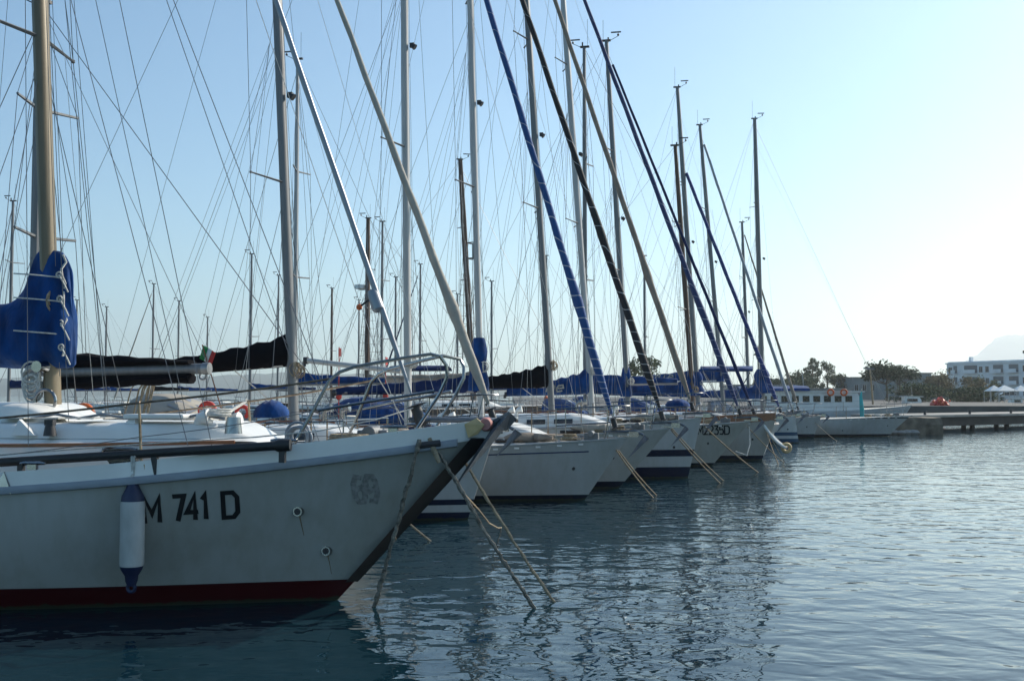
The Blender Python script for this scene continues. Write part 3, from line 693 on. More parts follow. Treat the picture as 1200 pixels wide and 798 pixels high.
# ------------------------------------------------------------------ the big white boat in front
def near_boat():
    fr = Frame((395, 703), -12); bow = fr.loc(572, 492)
    ov = bow.x; BW = .16
    h = Hull(12.2, 3.7, ov, bow.z - BW, 1.17, 1.3, sov=.9, fine=.82, full=.6, um=.66)
    hm_ = hull_mat('near_hull_paint', (.40, .405, .385), [(-2, .235, (.055, .007, .008))], rough=.28, dirt=.6)
    root = empty('sailboat', fr.o, fr.th, 'big white cutter in front with red bottom paint, blue mainsail cover and cream mast', 'sailboat', GROUP)
    build_hull(h, hm_, root, M['deck'])
    us = [i / 44 for i in range(45)]
    # bulwark above the rub rail
    for s in (1, -1):
        mb = MB(); rings = []
        for u in us:
            p = h.pt(u, 1); y = max(p.y, .012); q = BW * (1.15 - .2 * min(1, u * 3)); ox = .1 * (1 - min(1, u * 8))
            rings.append([(p.x, s * y, p.z - .03), (p.x + ox, s * (y - .012), p.z + q), (p.x + ox * .8, s * max(0, y - .06), p.z + q), (p.x, s * max(0, y - .06), p.z - .03)])
        mb.loft(rings, True); mb.build('bulwark', M['gel'], root)
        mb = MB(); rings = []
        for u in us[1:]:
            p = h.pt(u, 1); y = p.y; c = (y + .012)
            rings.append([(p.x, s * (y - .02), p.z - .075), (p.x, s * (y + .035), p.z - .065), (p.x, s * (y + .042), p.z - .03), (p.x, s * (y + .03), p.z + .005), (p.x, s * (y - .02), p.z + .012)])
        mb.loft(rings, True); mb.build('rub_rail', M['greyrub'], root)
    # black strake up the raked stem
    mb = MB(); rings = []
    for i in range(15):
        t = lerp(.12, .985, i / 14); p = h.pt(0, t); k = .03 + .045 * t
        yb = h.pt(.018, t).y
        rings.append([(p.x + .035, 0, p.z - .01), (p.x - .0, .035, p.z), (p.x - .02 - k * 1.2, yb + .035, p.z), (p.x - .05 - k * 1.2, 0, p.z), (p.x - .02 - k * 1.2, -yb - .035, p.z), (p.x, -.035, p.z)])
    mb.loft(rings, True); mb.build('stem_strake', M['blackp'], root)
    # skin fittings and their rust runs, faded sticker, registration
    for px, py in ((350, 599), (383, 645)):
        q = fr.loc(px, py, -.6); y = -h.at(q.x, q.z)
        for _ in range(4): q = fr.loc(px, py, y); y = -h.at(q.x, q.z)
        mb = MB(); mb.tube([(q.x, y + .02, q.z), (q.x, y - .035, q.z)], [.055, .05], 14); f = mb.build('skin_fitting', M['steel'], root); mb = MB(); mb.tube([(q.x, y - .03, q.z), (q.x, y - .04, q.z)], .034, 12); mb.build('outlet', M['dark'], f)
        mb = MB(); i = 0
        L = []
        for k in range(7):
            z = q.z - .05 - k * .036; L.append([(q.x + wd * (1 - k * .1), -h.at(q.x, z) - .003, z) for wd in (-.009, .008)])
        mb.loft(L, closed=False); mb.build('rust_run', M['rust'], root)
    def on_side(px, py, adj=.004):
        y = -1.0
        for _ in range(6): q = fr.loc(px, py, y); y = -h.at(q.x, q.z)
        return q, y
    a, _ = on_side(170, 613); b, _ = on_side(281, 605)
    sl = (b.z - a.z) / (b.x - a.x)
    size = .40
    def place(u, v):
        x = a.x + u; z = a.z + u * sl + v; return Vector((x, -h.at(x, z) - .004, z))
    # letters stand where the photograph shows them: the fender hides the first
    wr = mat('black_lettering', (.012, .012, .013), .5)
    stroke_text('RM 741 D', .255, .105, .044, lambda u, v: place(u - .125, v), wr, root, 'registration_lettering', .12, .22)
    c, _ = on_side(418, 588); d2, _ = on_side(442, 586)
    stroke_text('69', .27, .09, .052, lambda u, v: Vector((c.x + u, -h.at(c.x + u, c.z + v) - .003, c.z + v)), mat('faded_grey_sticker', (.25, .245, .235), .8, var=.4, scale=22), root, 'faded_sticker', 0, .3)
    # cabin in three steps
    zd = lambda x: h.sheer(h.ux(x)) + .02
    xn = fr.loc(303, 520, -.8).x
    cw = lambda x: min(1.16, h.bd(h.ux(x)) - .42)
    z1 = fr.loc(200, 512, -1.0).z
    mb = MB(); trunk(mb, xn, h.xd(.78), lambda x: max(.3, cw(x)), zd, lambda x: z1 - .02 * (x - xn) * -1 * 0, .28, 12)
    ca = mb.build('cabin', M['gel'], root)
    mb = MB(); x2 = fr.loc(282, 505, -.6).x; trunk(mb, x2, h.xd(.75), lambda x: max(.3, cw(x)) * .8, lambda x: z1, lambda x: z1 + .16, .45, 12); mb.build('coach_roof', M['gel'], ca)
    mb = MB(); x3 = fr.loc(84, 490, -.3).x; trunk(mb, x3, h.xd(.7), lambda x: .62, lambda x: z1 + .12, lambda x: z1 + .36, .5, 12); mb.build('mast_step_roof', M['gel'], ca)
    # side window in its frame
    q = fr.loc(130, 537, -1.15)
    for (cx, ) in ((q.x,), (q.x - 1.9,), (q.x + 1.2,)):
        y = -cw(cx) * .985 - .012; zc = (zd(cx) + z1) / 2 - .02
        mb = MB(); pts = [(cx + .2 * math.copysign(min(1, abs(math.cos(t)) ** .35), math.cos(t)), y, zc + .1 * math.copysign(min(1, abs(math.sin(t)) ** .35), math.sin(t))) for t in [2 * math.pi * k / 28 for k in range(29)]]
        mb.tube(pts, .014, 6, False); wf = mb.build('cabin_window', M['steel'], ca)
        mb = MB(); mb.box((cx, y + .004, zc), (.4, .012, .2)); mb.build('pane', M['glass'], wf)
    # hatch, handrail, winch on the cabin top
    mb = MB(); q = fr.loc(190, 503, -.5); mb.box((q.x, -.45, z1 + .2), (.7, .5, .05)); mb.build('roof_hatch', M['gel'], ca, bevel=.015)
    mb = MB(); mb.tube([(q.x + .95, -.75, z1 + .03), (q.x + .95, -.75, z1 + .2)], [.09, .07], 12); mb.build('winch', M['steel'], root)
    mb = MB(); q = fr.loc(57, 515, -1.0); mb.tube([(q.x, -.98, z1 + .0), (q.x, -.98, z1 + .12)], [.07, .05], 10); mb.box((q.x, -.98, z1 + .14), (.1, .06, .06)); mb.build('turning_block', M['dark'], root)
    mb = MB(); pts = [(lerp(xn - .5, xn - 2.8, i / 8), -cw(xn - 1) * .62, z1 + (.22 if i % 2 else .175)) for i in range(9)]; mb.tube(pts, .016, 6); mb.build('grab_rail', M['alu'], ca)
    for px, py, ly in ((232, 497, -.55), (150, 505, -.6), (268, 500, -.3)):
        q = fr.loc(px, py, ly); mb = MB(); mb.tube([(q.x, ly, q.z - .12), (q.x, ly, q.z), (q.x + .03, ly, q.z + .06), (q.x + .13, ly, q.z + .08)], [.05, .05, .065, .085], 12); mb.build('dorade_vent', M['gel'], root)
    mb = MB(); rr = random.Random(9); q = fr.loc(252, 498, -.4)
    for k in range(7): mb.torus((q.x + rr.uniform(-.05, .05), -.4 + rr.uniform(-.05, .05), z1 + .2 + k * .012), .14 + rr.uniform(-.03, .03), .011, 'z', 18, 5)
    mb.build('rope_coil', M['rope_w'], root)
    mb = MB(); P = [fr.loc(px, py, ly) for px, py, ly in ((484, 478, -.1), (440, 492, -.5), (372, 505, -.8), (300, 512, -1.0), (170, 520, -1.25), (-100, 540, -1.5))]; mb.tube(P, .007, 5); mb.build('furling_line', M['rope_w'], root)
    for px, py in ((28, 512),):
        q = fr.loc(px, py, -.98); mb = MB(); i = 0; P = [Vector((q.x - .16, -.97, z1 + .0)), Vector((q.x + .12, -.97, z1 + .0)), Vector((q.x - .1, -.93, z1 + .17))]
        mb.v = [tuple(p) for p in P] + [tuple(p + Vector((0, .05, 0))) for p in P]; mb.f = [(0, 1, 2), (5, 4, 3), (0, 3, 4, 1), (1, 4, 5, 2), (2, 5, 3, 0)]; mb.build('moulded_fairing', M['gel'], ca, smooth=False)
    for s in (1, -1):
        mb = MB(); L = []
        for i in range(9):
            x = lerp(xn - .32, h.xd(.7), i / 8); y = s * (cw(x) * .985 + .004); zz = zd(x) + (z1 - zd(x)) * .8; L.append([(x, y, zz - .02), (x, y + s * .02, zz - .015), (x, y + s * .02, zz + .015), (x, y, zz + .02)])
        mb.loft(L, True); mb.build('moulding_strip', M['wood'], ca)
        for px in (40, 300, 420):
            q = fr.loc(px, 540 - (px - 40) * .07, -1.5); e = h.edge(q.x, s, BW * 1.02, .035); mb = MB(); mb.tube([e + Vector((-.14, 0, .055)), e + Vector((-.08, 0, .06)), e + Vector((.08, 0, .06)), e + Vector((.14, 0, .055))], [.012, .02, .02, .012], 8); mb.box(e + Vector((0, 0, .02)), (.1, .04, .05)); mb.build('deck_cleat', M['steel'], root)
    mb = MB(); q = fr.loc(110, 500, -.5)
    for k in range(3): mb.box((q.x - k * .42, -.52, z1 + .178), (.34, .5, .012))
    mb.build('nonskid_panel', M['deck'], ca)
    # black pole lashed along the deck edge
    p0, p1 = fr.loc(343, 521, -1.0), fr.loc(-120, 549, -1.62)
    p0 = Vector((p0.x, -1.05, p0.z)); mb = MB(); mb.tube([p0, p0 + (p1 - p0) * .03, p0 + (p1 - p0) * .04, p1], [.06, .065, .045, .045], 12); mb.build('black_deck_pole', M['blackp'], root)
    for t in (.02, .34, .68):
        c = p0 + (p1 - p0) * t; mb = MB(); z = zd(c.x); mb.box((c.x, c.y, (z + c.z) / 2 - .02), (.06, .05, max(.05, c.z - z))); mb.build('pole_chock', M['dark'], root)
    # mast, rig
    rg = rig(fr, h, root, None, (62, 470), (47, 0), z1 + .2, .235, M['tanmast'], dict(foot=(484, 468), head=(323, 0), r=.033, m=M['sail_g'], taper=.9, reach=.985), spread=(.30, .55, .78), wire_r=.0055, seed=3)
    for x0_, sl_, ly, nm in ((83, .263, -.9, 'inner_stay'), (112, .218, 1.0, 'inner_stay'), (140, .207, -.7, 'halyard'), (195, .346, .8, 'running_stay'), (203, .388, -.6, 'running_stay'), (76, .1, 1.1, 'halyard'), (62, .038, -.3, 'halyard'), (28, .01, -1.4, 'lower_shroud'), (-8, .12, 1.3, 'lower_shroud')):
        yc = (47 - x0_) / (sl_ - .0316) if abs(sl_ - .0316) > .03 else -700
        yc = max(-1000, min(-120, yc)); q = fr.loc(47 + .0316 * yc, yc, 0); e = fr.loc(x0_ + sl_ * 522, 522, ly); wire(root, e, q, nm, .0048)
    # cream boot and halyard winches on the mast
    mast = rg['mast']; base = rg['base']; d = rg['d']
    for k, (dy, zz) in enumerate(((-.13, .55), (.13, .75))):
        mb = MB(); c = base + d * zz; mb.tube([c + Vector((0, dy, 0)), c + Vector((0, dy * 1.5, 0)), c + Vector((0, dy * 2.2, 0))], [.07, .05, .065], 12); mb.build('mast_winch', M['steel'], mast)
    mb = MB(); c = base + d * .25
    for k in range(14):
        a = k * .9; mb.torus(c + Vector((-.2, -.1 + .03 * math.sin(k * 2), .0 + .02 * k)), .1 + .02 * math.sin(k * 1.7), .012, 'y', 14, 5)
    mb.build('halyard_coil', M['rope_w'], mast)
    mb = MB(); mb.torus(base + d * .16 + Vector((.02, -.17, 0)), .13, .018, 'y', 18, 6); mb.build('mast_ring', M['steel'], mast)
    # boom with the blue cover
    gz = fr.loc(60, 424, 0).z; g = base + d * ((gz - base.z) / d.z); e = g + Vector((-4.6, 0, .12)); g = g + Vector((-.16, 0, .06))
    mb = MB(); mb.tube([g, e], .085, 12, True, .8); bo = mb.build('boom', M['alu'], root)
    wire(root, e, rg['top'], 'topping_lift', .004)
    wire(root, along(g, e, .75), Vector((along(g, e, .75).x, 0, h.sheer(.7) + .4)), 'mainsheet', .008, M['rope_w'])
    mb = MB(); rings = []
    HT = fr.loc(45, 298, 0).z - gz
    XS = [.30, .27, .2, .1, 0, -.1, -.17, -.22, -.27, -.34, -.44, -.56, -.7, -.9, -1.15, -1.45, -1.8, -2.2, -2.6, -3.0, -3.4, -3.8, -4.2, -4.4]
    KT = [(.30, .80), (.22, .97), (.1, 1.0), (-.12, 1.0), (-.2, .9), (-.27, .66), (-.4, .56), (-.56, .49), (-1.5, .44), (-4.4, .34)]
    lean = d.x / d.z
    for i, x in enumerate(XS):
        tt = next(lerp(h0, h1, (x0 - x) / (x0 - x1)) for (x0, h0), (x1, h1) in zip(KT, KT[1:]) if x1 <= x <= x0)
        top = HT * tt; c = Vector((g.x + .16 + x, 0, g.z + (e.z - g.z) * max(0, -x) / 4.4))
        wd = .27 * (1 if x < .1 else math.sqrt(max(.02, 1 - ((x - .1) / .21) ** 2))) * (1 - .22 * max(0, -x - 1) / 3.4); drop = .14
        ring = []
        for q in range(24):
            a = 2 * math.pi * q / 24 - math.pi / 2; v = math.sin(a) * .5 + .5
            prof = (1 - .5 * v ** 1.2) if x > -.25 else (1 - .4 * v)
            wob = .03 * math.sin(i * 1.9 + q * 1.3) * (.4 + v) + .022 * math.sin(q * 2.1 + i * .8)
            pinch = -.05 * math.exp(-((v * tt - .5) / .07) ** 2) - .04 * math.exp(-((v * tt - .82) / .06) ** 2)
            ring.append(c + Vector((lean * top * v + .03 * math.sin(q * 1.3 + i) * (1 if i == 0 else .3), math.cos(a) * max(.02, wd * prof + wob + pinch), v * (top + drop) - drop + .02 * math.sin(i * 1.7 + q))))
        rings.append(ring)
    mb.loft(rings, True); co = mb.build('sail_cover', M['blue'], root, angle=60); sb = co.modifiers.new('smooth', 'SUBSURF'); sb.levels = 1; sb.render_levels = 1
    # white lacing down the luff of the cover
    mb = MB(); pts = []
    for i in range(15):
        t = i / 14; zz = g.z + .0 + HT * .93 * (1 - t); pts.append(Vector((g.x + .16 + .245 - .06 * HT * (1 - t) * .8 + .02 * math.sin(i * 2.2), -.1 + .035 * math.sin(i * 1.7), zz)))
    mb.tube(pts, .013, 6); mb.build('cover_lacing', M['rope_w'], co)
    for zz, off in ((.50, .0), (.72, .02), (.2, .0)):
        mb = MB(); P = []
        for i in range(9):
            a = lerp(-.15, .5, i / 8); P.append(Vector((g.x + .36 - .9 * max(0, a) - .06 * HT * zz, -.15 - .19 * math.sin(min(1, max(0, a * 3)) * math.pi / 2) * (1 - zz * .35), g.z + HT * zz + .07 * a)))
        mb.tube(P, .009, 5); mb.build('cover_tie', M['rope_w'], co)
    for k in range(4):
        mb = MB(); c = Vector((g.x + .38 - .05 * HT * k / 4, -.15, g.z + .1 + HT * k * .22)); mb.torus(c, .032, .011, 'y', 10, 5); mb.tube([c, c + Vector((.09, -.02, -.12)), c + Vector((.12, 0, -.2))], .01, 5); mb.build('cover_knot', M['rope_w'], co)
    # pulpit picked off the photograph on the starboard deck edge, mirrored to port
    def ed(px, py, inset=.1):
        y = -.6
        for _ in range(6): q = fr.loc(px, py, y); y = -max(.05, h.bd(h.ux(q.x)) - inset)
        return fr.loc(px, py, y)
    top = [ed(*p) for p in ((344, 521), (362, 490), (386, 446), (398, 436), (415, 430), (470, 420), (505, 415))]
    nose = [fr.loc(516, 418, -.40), fr.loc(523, 428, -.36), fr.loc(524, 442, -.34), fr.loc(515, 462, -.33)]
    foot = fr.loc(487, 505, -.36)
    full = top + nose + [foot]
    for s in (1, -1):
        mb = MB(); mb.tube([Vector((p.x, -s * p.y if s < 0 else p.y * 1.0, p.z)) if s > 0 else Vector((p.x, -p.y, p.z)) for p in full], .019, 8); mb.build('pulpit', M['steel'], root)
        lo = [ed(372, 481), ed(430, 471), fr.loc(470, 465, -.46), fr.loc(509, 458, -.34)]
        mb = MB(); mb.tube([Vector((p.x, s * p.y, p.z)) for p in lo], .016, 8); mb.build('pulpit_mid_rail', M['steel'], root)
    # stanchions and lifelines
    st = [(166, 552, 163, 472), (-130, 590, -133, 500)]
    tops = {1: [], -1: []}
    for bx, by, tx, ty in st:
        b = ed(bx, by, .05); t = ed(tx, ty, .08)
        for s in (1, -1):
            mb = MB(); B_ = Vector((b.x, s * b.y, b.z)); T_ = Vector((t.x, s * t.y, t.z)); mb.tube([B_, T_], .014, 8); mb.box(B_ + Vector((0, 0, .03)), (.1, .06, .08)); mb.ball(T_, .02, 8); mb.build('stanchion', M['rusty'], root); tops[s].append((T_, B_))
    for s in (1, -1):
        a0 = ed(386, 444); a0 = Vector((a0.x, s * a0.y, a0.z)); a1 = ed(366, 482); a1 = Vector((a1.x, s * a1.y, a1.z))
        mb = MB(); mb.tube(sag(a0, tops[s][0][0], .015, 6) + sag(tops[s][0][0], tops[s][1][0], .02, 6)[1:], .013, 6); mb.build('lifeline', M['rusty'], root)
        m0 = along(tops[s][0][1], tops[s][0][0], .5); m1 = along(tops[s][1][1], tops[s][1][0], .5)
        mb = MB(); mb.tube(sag(a1, m0, .02, 6) + sag(m0, m1, .03, 6)[1:], .005, 5); mb.build('lower_lifeline', M['wire'], root)
    # chain plates
    # anchor, cheek plates and roller on the stem head
    s0 = fr.loc(553, 503, -.13)
    mb = MB()
    for s in (1, -1):
        pts = [(544, 497), (548, 513), (558, 509), (566, 498), (557, 490)]
        P = [fr.loc(px, py, -.2) for px, py in pts]; i = len(mb.v)
        for yy in (.012, .03): mb.v += [(p.x, s * (yy + max(.11, h.bd(h.ux(p.x)))), p.z) for p in P]
        n = len(P); mb.f += [tuple(range(i, i + n)), tuple(range(i + 2 * n - 1, i + n - 1, -1))] + [(i + k, i + (k + 1) % n, i + n + (k + 1) % n, i + n + k) for k in range(n)]
        mb.build('cheek_plate', M['brass'], root, smooth=False); mb = MB()
    q = fr.loc(557, 502, 0); mb = MB(); mb.tube([(q.x, -.135, q.z), (q.x, .135, q.z)], .025, 10); mb.build('roller_pin', M['dark'], root)
    q = fr.loc(571, 497, 0); mb = MB(); mb.tube([(q.x, -.1, q.z), (q.x, -.06, q.z), (q.x, .06, q.z), (q.x, .1, q.z)], [.06, .075, .075, .06], 14); mb.build('bow_roller', M['pink'], root)
    an = MB(); A = [fr.loc(*p, 0) for p in ((480, 492), (572, 492), (588, 494))]; an.tube(A, .03, 8); ao = an.build('anchor', M['galv'], root)
    # plough blade: a folded plate that hangs down and aft off the roller
    tip = fr.loc(539, 567, -.02); crown = fr.loc(586, 493, 0)
    mb = MB(); rr = []
    K = 10
    for i in range(K + 1):
        t = i / K; c = along(crown, tip, t); wd = .05 + .20 * math.sin(math.pi * min(1, t * 1.0 + .18)) ** .8 * (1 - t * .55) if i < K else .01
        f = Vector((.06, 0, .02)) * (1 - t)
        rr.append([c + f + Vector((.05 * (1 - t), wd, .03)), c + Vector((-.05, 0, -.01)) , c + f + Vector((.05 * (1 - t), -wd, .03)), c + Vector((-.01, 0, .02)) + f])
    mb.loft(rr, True); mb.build('anchor_blade', M['galv'], ao, angle=25)
    mb = MB(); P = [fr.loc(578, 492, -.16), fr.loc(596, 482, -.02), fr.loc(603, 489, .1), fr.loc(590, 503, .12), fr.loc(578, 500, -.1)]
    i = len(mb.v); mb.v += [tuple(p) for p in P] + [tuple(p + Vector((.02, .03, -.02))) for p in P]
    mb.f += [(0, 1, 2, 3, 4), (9, 8, 7, 6, 5)] + [(k, (k + 1) % 5, 5 + (k + 1) % 5, 5 + k) for k in range(5)]
    mb.build('anchor_crown_plate', M['galv'], ao, smooth=False)
    # dark fairlead in the bulwark
    q = ed(502, 521, 0); p = ed(516, 517, 0); q, y = on_side(492, 522); p2, y2 = on_side(517, 519)
    mb = MB(); mb.tube([Vector((q.x, y - .04, q.z)), Vector((p2.x, y2 - .04, p2.z))], .035, 8); mb.build('fairlead', M['dark'], root)
    mb = MB(); c = Vector((p2.x - .05, y2 - .06, p2.z - .03)); mb.tube([c + Vector((-.06, 0, .08)), c + Vector((0, -.02, -.05)), c + Vector((.05, -.02, -.17))], [.022, .03, .02], 8); mb.build('chafe_guard', M['rope'], root)
    mb = MB(); q = fr.loc(495, 505, -.3); 
    # windlass and foredeck gear
    x = fr.loc(440, 500, 0).x; z = zd(x); mb = MB(); mb.box((x, 0, z + .1), (.34, .24, .2)); mb.tube([(x, -.24, z + .17), (x, .24, z + .17)], .08, 12); mb.build('windlass', M['alu_grey'], root, bevel=.015)
    x = fr.loc(360, 505, 0).x; mb = MB(); mb.box((x, 0, zd(x) + .07), (.55, .55, .1)); mb.build('foredeck_hatch', M['gel'], root, bevel=.02)
    # small triangular chain plate fairlead at far left
    q = ed(4, 572, .0); mb = MB(); i = 0; P = [Vector((q.x - .12, q.y - .02, q.z - .05)), Vector((q.x + .1, q.y - .02, q.z - .05)), Vector((q.x, q.y - .0, q.z + .16))]
    mb.v += [tuple(p) for p in P] + [tuple(p + Vector((0, .03, 0))) for p in P]; mb.f += [(0, 1, 2), (5, 4, 3), (0, 3, 4, 1), (1, 4, 5, 2), (2, 5, 3, 0)]; mb.build('chain_plate', M['steel'], root, smooth=False)
    # steadying sail furled drum light ball on its bracket
    q = fr.loc(440, 352, 0); u = (rg['att'] - q).normalized()
    mb = MB(); mb.tube([q - u * .13, q - u * .1, q + u * .08, q + u * .12], [.045, .07, .065, .045], 12); dc = mb.build('foil_connector', M['sail_g'], root)
    mb = MB(); b2 = fr.loc(421, 360, 0); mb.tube([q, (q + b2) / 2 + Vector((0, 0, .03)), b2], .012, 6); mb.build('bracket', M['dark'], dc)
    mb = MB(); mb.ball(b2, .035, 10); mb.build('orange_ball', M['orange'], dc)
    return dict(fr=fr, h=h, root=root, on_side=on_side, ed=ed, rg=rg, zd=zd, z1=z1, tops=tops)
B1 = near_boat()

def rope_thing(name, pts, r, m, label, cat='mooring rope', group=None, n=6, knots=0, seed=0):
    o0 = Vector(pts[0]); rr = random.Random(seed); mb = MB(); P = [Vector(p) - o0 for p in pts]
    if knots:
        Q, rs = [], []
        for a, b in zip(P, P[1:]):
            for k in range(knots): 
                t = k / knots; Q.append(a.lerp(b, t) + Vector((rr.uniform(-1, 1), rr.uniform(-1, 1), rr.uniform(-1, 1))) * r * .3); rs.append(r * rr.uniform(.75, 1.2))
        Q.append(P[-1]); rs.append(r); mb.tube(Q, rs, n)
    else: mb.tube(P, r, n)
    o = mb.build(name, m); o.location = o0; return tag(o, label, cat, group)

def near_things():
    fr, on_side, ed = B1['fr'], B1['on_side'], B1['ed']
    # fender
    q, y = on_side(155, 625); z0 = q.z; R_ = .118
    c = fr.world((fr.loc(155, 625, y - R_ - .012).x, y - R_ - .012, 0)); ctr = Vector((c.x, c.y, 0))
    zt, zb = fr.loc(155, 566, y - R_).z, fr.loc(155, 686, y - R_).z
    root = empty('fender', (ctr.x, ctr.y, zb), fr.th, 'white cylindrical fender with dark blue ends hanging against the front hull', 'fender')
    Hh = zt - zb; P = [(0.0, .03), (.03, .05), (.10, .075), (.17, .118), (.20, .128)]
    mb = MB(); z1, z2 = Hh * .19, Hh * .83
    mb.tube([(0, 0, z1 - .01), (0, 0, z1), (0, 0, z1 + .03), (0, 0, Hh * .5), (0, 0, z2 - .03), (0, 0, z2), (0, 0, z2 + .01)], [R_ * .8, R_ * .95, R_, R_ * 1.0, R_, R_ * .95, R_ * .8], 24); mb.build('fender_body', M['fender'], root)
    mb = MB(); mb.tube([(0, 0, 0), (0, 0, .05), (0, 0, .1), (0, 0, z1 - .03), (0, 0, z1 + .004)], [.04, .06, .065, R_ * .88, R_ * .97], 20); mb.torus((0, 0, -.02), .04, .018, 'y', 14, 6); mb.build('fender_end', M['fend_b'], root)
    mb = MB(); mb.tube([(0, 0, z2 - .004), (0, 0, z2 + .05), (0, 0, Hh - .05), (0, 0, Hh)], [R_ * .97, R_ * .9, .07, .05], 20); mb.torus((0, 0, Hh + .02), .04, .018, 'y', 14, 6); mb.build('fender_end', M['fend_b'], root)
    t = B1['tops'][-1][0][0]; wt = fr.world(t) - Vector((ctr.x, ctr.y, zb)); th = -fr.th
    wl = Vector((wt.x * math.cos(th) - wt.y * math.sin(th), wt.x * math.sin(th) + wt.y * math.cos(th), wt.z))
    mb = MB(); k1 = Vector((0, 0, Hh + .06))
    for dx in (-.012, .012): mb.tube([k1 + Vector((dx, 0, -.03)), Vector((wl.x * .2 + dx, -.02, k1.z + .2)), Vector((wl.x * .35 + dx, wl.y * .3, k1.z + .27)), wl + Vector((dx - .03, 0, 0))], .012, 6)
    mb.torus(wl + Vector((-.03, 0, 0)), .024, .011, 'x', 10, 5); mb.torus(k1, .03, .012, 'x', 10, 5); mb.build('fender_line', M['rope_w'], root)
    G = 'mooring lines of the front boat'
    # ropes: start on the hull, end under the water
    a, y = on_side(494, 515); A = fr.world((a.x, y - .06, a.z)); E = at_z(435, 724, -.12)
    M1 = A.lerp(E, .48) + Vector((.0, 0, -.03))
    rope_thing('mooring_rope', [A + (A - M1) * -.0 + Vector((0, 0, 0)), M1, E], .026, M['rope_d'], 'weed covered mooring rope slanting left from the front bow to the water', group=G, knots=26, seed=1)
    a, y = on_side(516, 529); A = fr.world((a.x, y - .07, a.z)); E = at_z(634, 724, -.1)
    rope_thing('mooring_rope', [A, A.lerp(E, .5) + Vector((0, 0, -.05)), E], .022, M['rope_d'], 'thick twisted mooring rope with chafed knots, left one of the front pair running right', group=G, knots=30, seed=2)
    p = fr.world(fr.loc(541, 535, .1)); E = at_z(657, 716, -.1)
    rope_thing('mooring_rope', sag(p, E, .04, 8), .017, M['rope'], 'slim tan mooring rope, right one of the front pair running right into the water', group=G, knots=4, seed=3)
    # slack bight
    p = fr.world(fr.loc(545, 580, -.1)); q = at_z(585, 616, .02)
    rope_thing('slack_line', [p, p.lerp(q, .3) + Vector((0, 0, -.03)), p.lerp(q, .6) + Vector((.0, 0, -.09)), p.lerp(q, .85) + Vector((.03, 0, -.08)), q + Vector((.04, 0, -.03)), q + Vector((.03, 0, -.07)), q + Vector((-.03, 0, -.12))], .011, M['rope'], 'short slack line curling to the water under the front anchor', 'rope')
    # coils and canvas on the foredeck
    x0 = fr.loc(415, 512, -.2).x; z = B1['zd'](x0)
    def coil(x, y, z, r, n, m, label, rad=.02, flat=True, rz=0):
        w_ = fr.world((x, y, z)); mb = MB()
        for k in range(n):
            rr = r * (1 - .06 * (k % 5)); mb.torus((.02 * math.sin(k * 2.1), .02 * math.cos(k * 1.3), .02 + k * rad * .7), rr, rad, 'z' if flat else 'y', 20, 6)
        o = mb.build('coiled_rope', m); o.location = w_; o.rotation_euler = (0, 0, fr.th); tag(o, label, 'coiled rope')
    coil(x0, -.25, z, .24, 9, M['rope'], 'tan rope coil lying on the front foredeck under the pulpit', .026)
    q = ed(348, 507, .2); coil(q.x + .02, q.y, q.z - .1, .13, 6, M['sail_g'], 'pale grey rope coil hung at the foot of the pulpit', .016, False)
    # tan spare sail bundle beside the coil
    mb = MB(); pts, rs = [], []
    for i in range(14): pts.append((i * .085, .05 * math.sin(i), .1 + .035 * math.sin(i * 1.6))); rs.append(.11 * (1 - abs(i - 6.5) / 9) * (1 + .18 * math.sin(i * 2.3)))
    mb.tube(pts, rs, 10); o = mb.build('folded_sail_bag', M['sail_t']); o.location = fr.world((x0 - .1, .2, z + .02)); o.rotation_euler = (0, 0, fr.th + .25)
    tag(o, 'tan folded canvas bundle on the front foredeck behind the coil', 'sail bag')
near_things()

# ------------------------------------------------------------------ the row of moored boats
BLU, NVY = (.012, .03, .12), (.01, .014, .035)
row = {}
row['a'] = sailboat(dict(wl=(548, 609), bow=(580, 507), L=10.6, B=3.1, mast=((343, 455), (325, 0)), mw=.24, mm='alu_grey', deck='teak', jib=dict(foot=(573, 476), head=(395, 0), r=.088, m=M['sail'], clew=.16, taper=.38),
    hull=hull_mat('hull_paint_striped', WHITE, [(-2, .14, NVY), (.27, .37, NVY)]), boomz=2.78, boomlen=3.5, rise=-.22, cover='stack', cover_m='black', boom_m='alu_white', fat=.26,
    label='white sailboat with white furled jib and black mainsail cover right behind the front boat', hood='sail', collar=False))
row['b'] = sailboat(dict(wl=(685, 586), bow=(735, 513), L=11.6, B=3.05, mast=((478, 455), (474, 0)), mw=.225, mm='alu_white', jib=dict(foot=(712, 470), head=(570, 0), r=.085, m=spiral_mat('spiral_blue_uv_strip', (.012, .065, .22), (.4, .42, .45), 3.9, .24), taper=.55, clew=.16),
    hull=hull_mat('hull_paint_thin_line', WHITE, [(-2, .12, DB)]), boomlen=2.2, rise=.25, boomz=2.72, boom_m='alu_white', windows=5,
    label='white sailboat with blue and white spiral jib and thin dark line on its hull'))
row['c'] = sailboat(dict(wl=(725, 572), bow=(785, 502), L=11.2, B=2.95, mast=((563, 455), (551, 0)), mw=.22, mm='alu_white', deck='teak', jib=dict(foot=(765, 455), head=(612, 0), r=.09, m=spiral_mat('spiral_black_uv_strip', (.014, .014, .018), (.5, .5, .5), 3.2, .13), taper=.6, clew=.3),
    hull=hull_mat('hull_paint_plain', (.44, .44, .42), [(-2, .17, DB)]), boomlen=3.6, cover='stack', cover_m='navy', rise=-.05, fat=.2, hood='blue', collar=(2.3, 3.6, .21),
    label='white sailboat with black spiral striped jib and blue cover laced round its mast'))
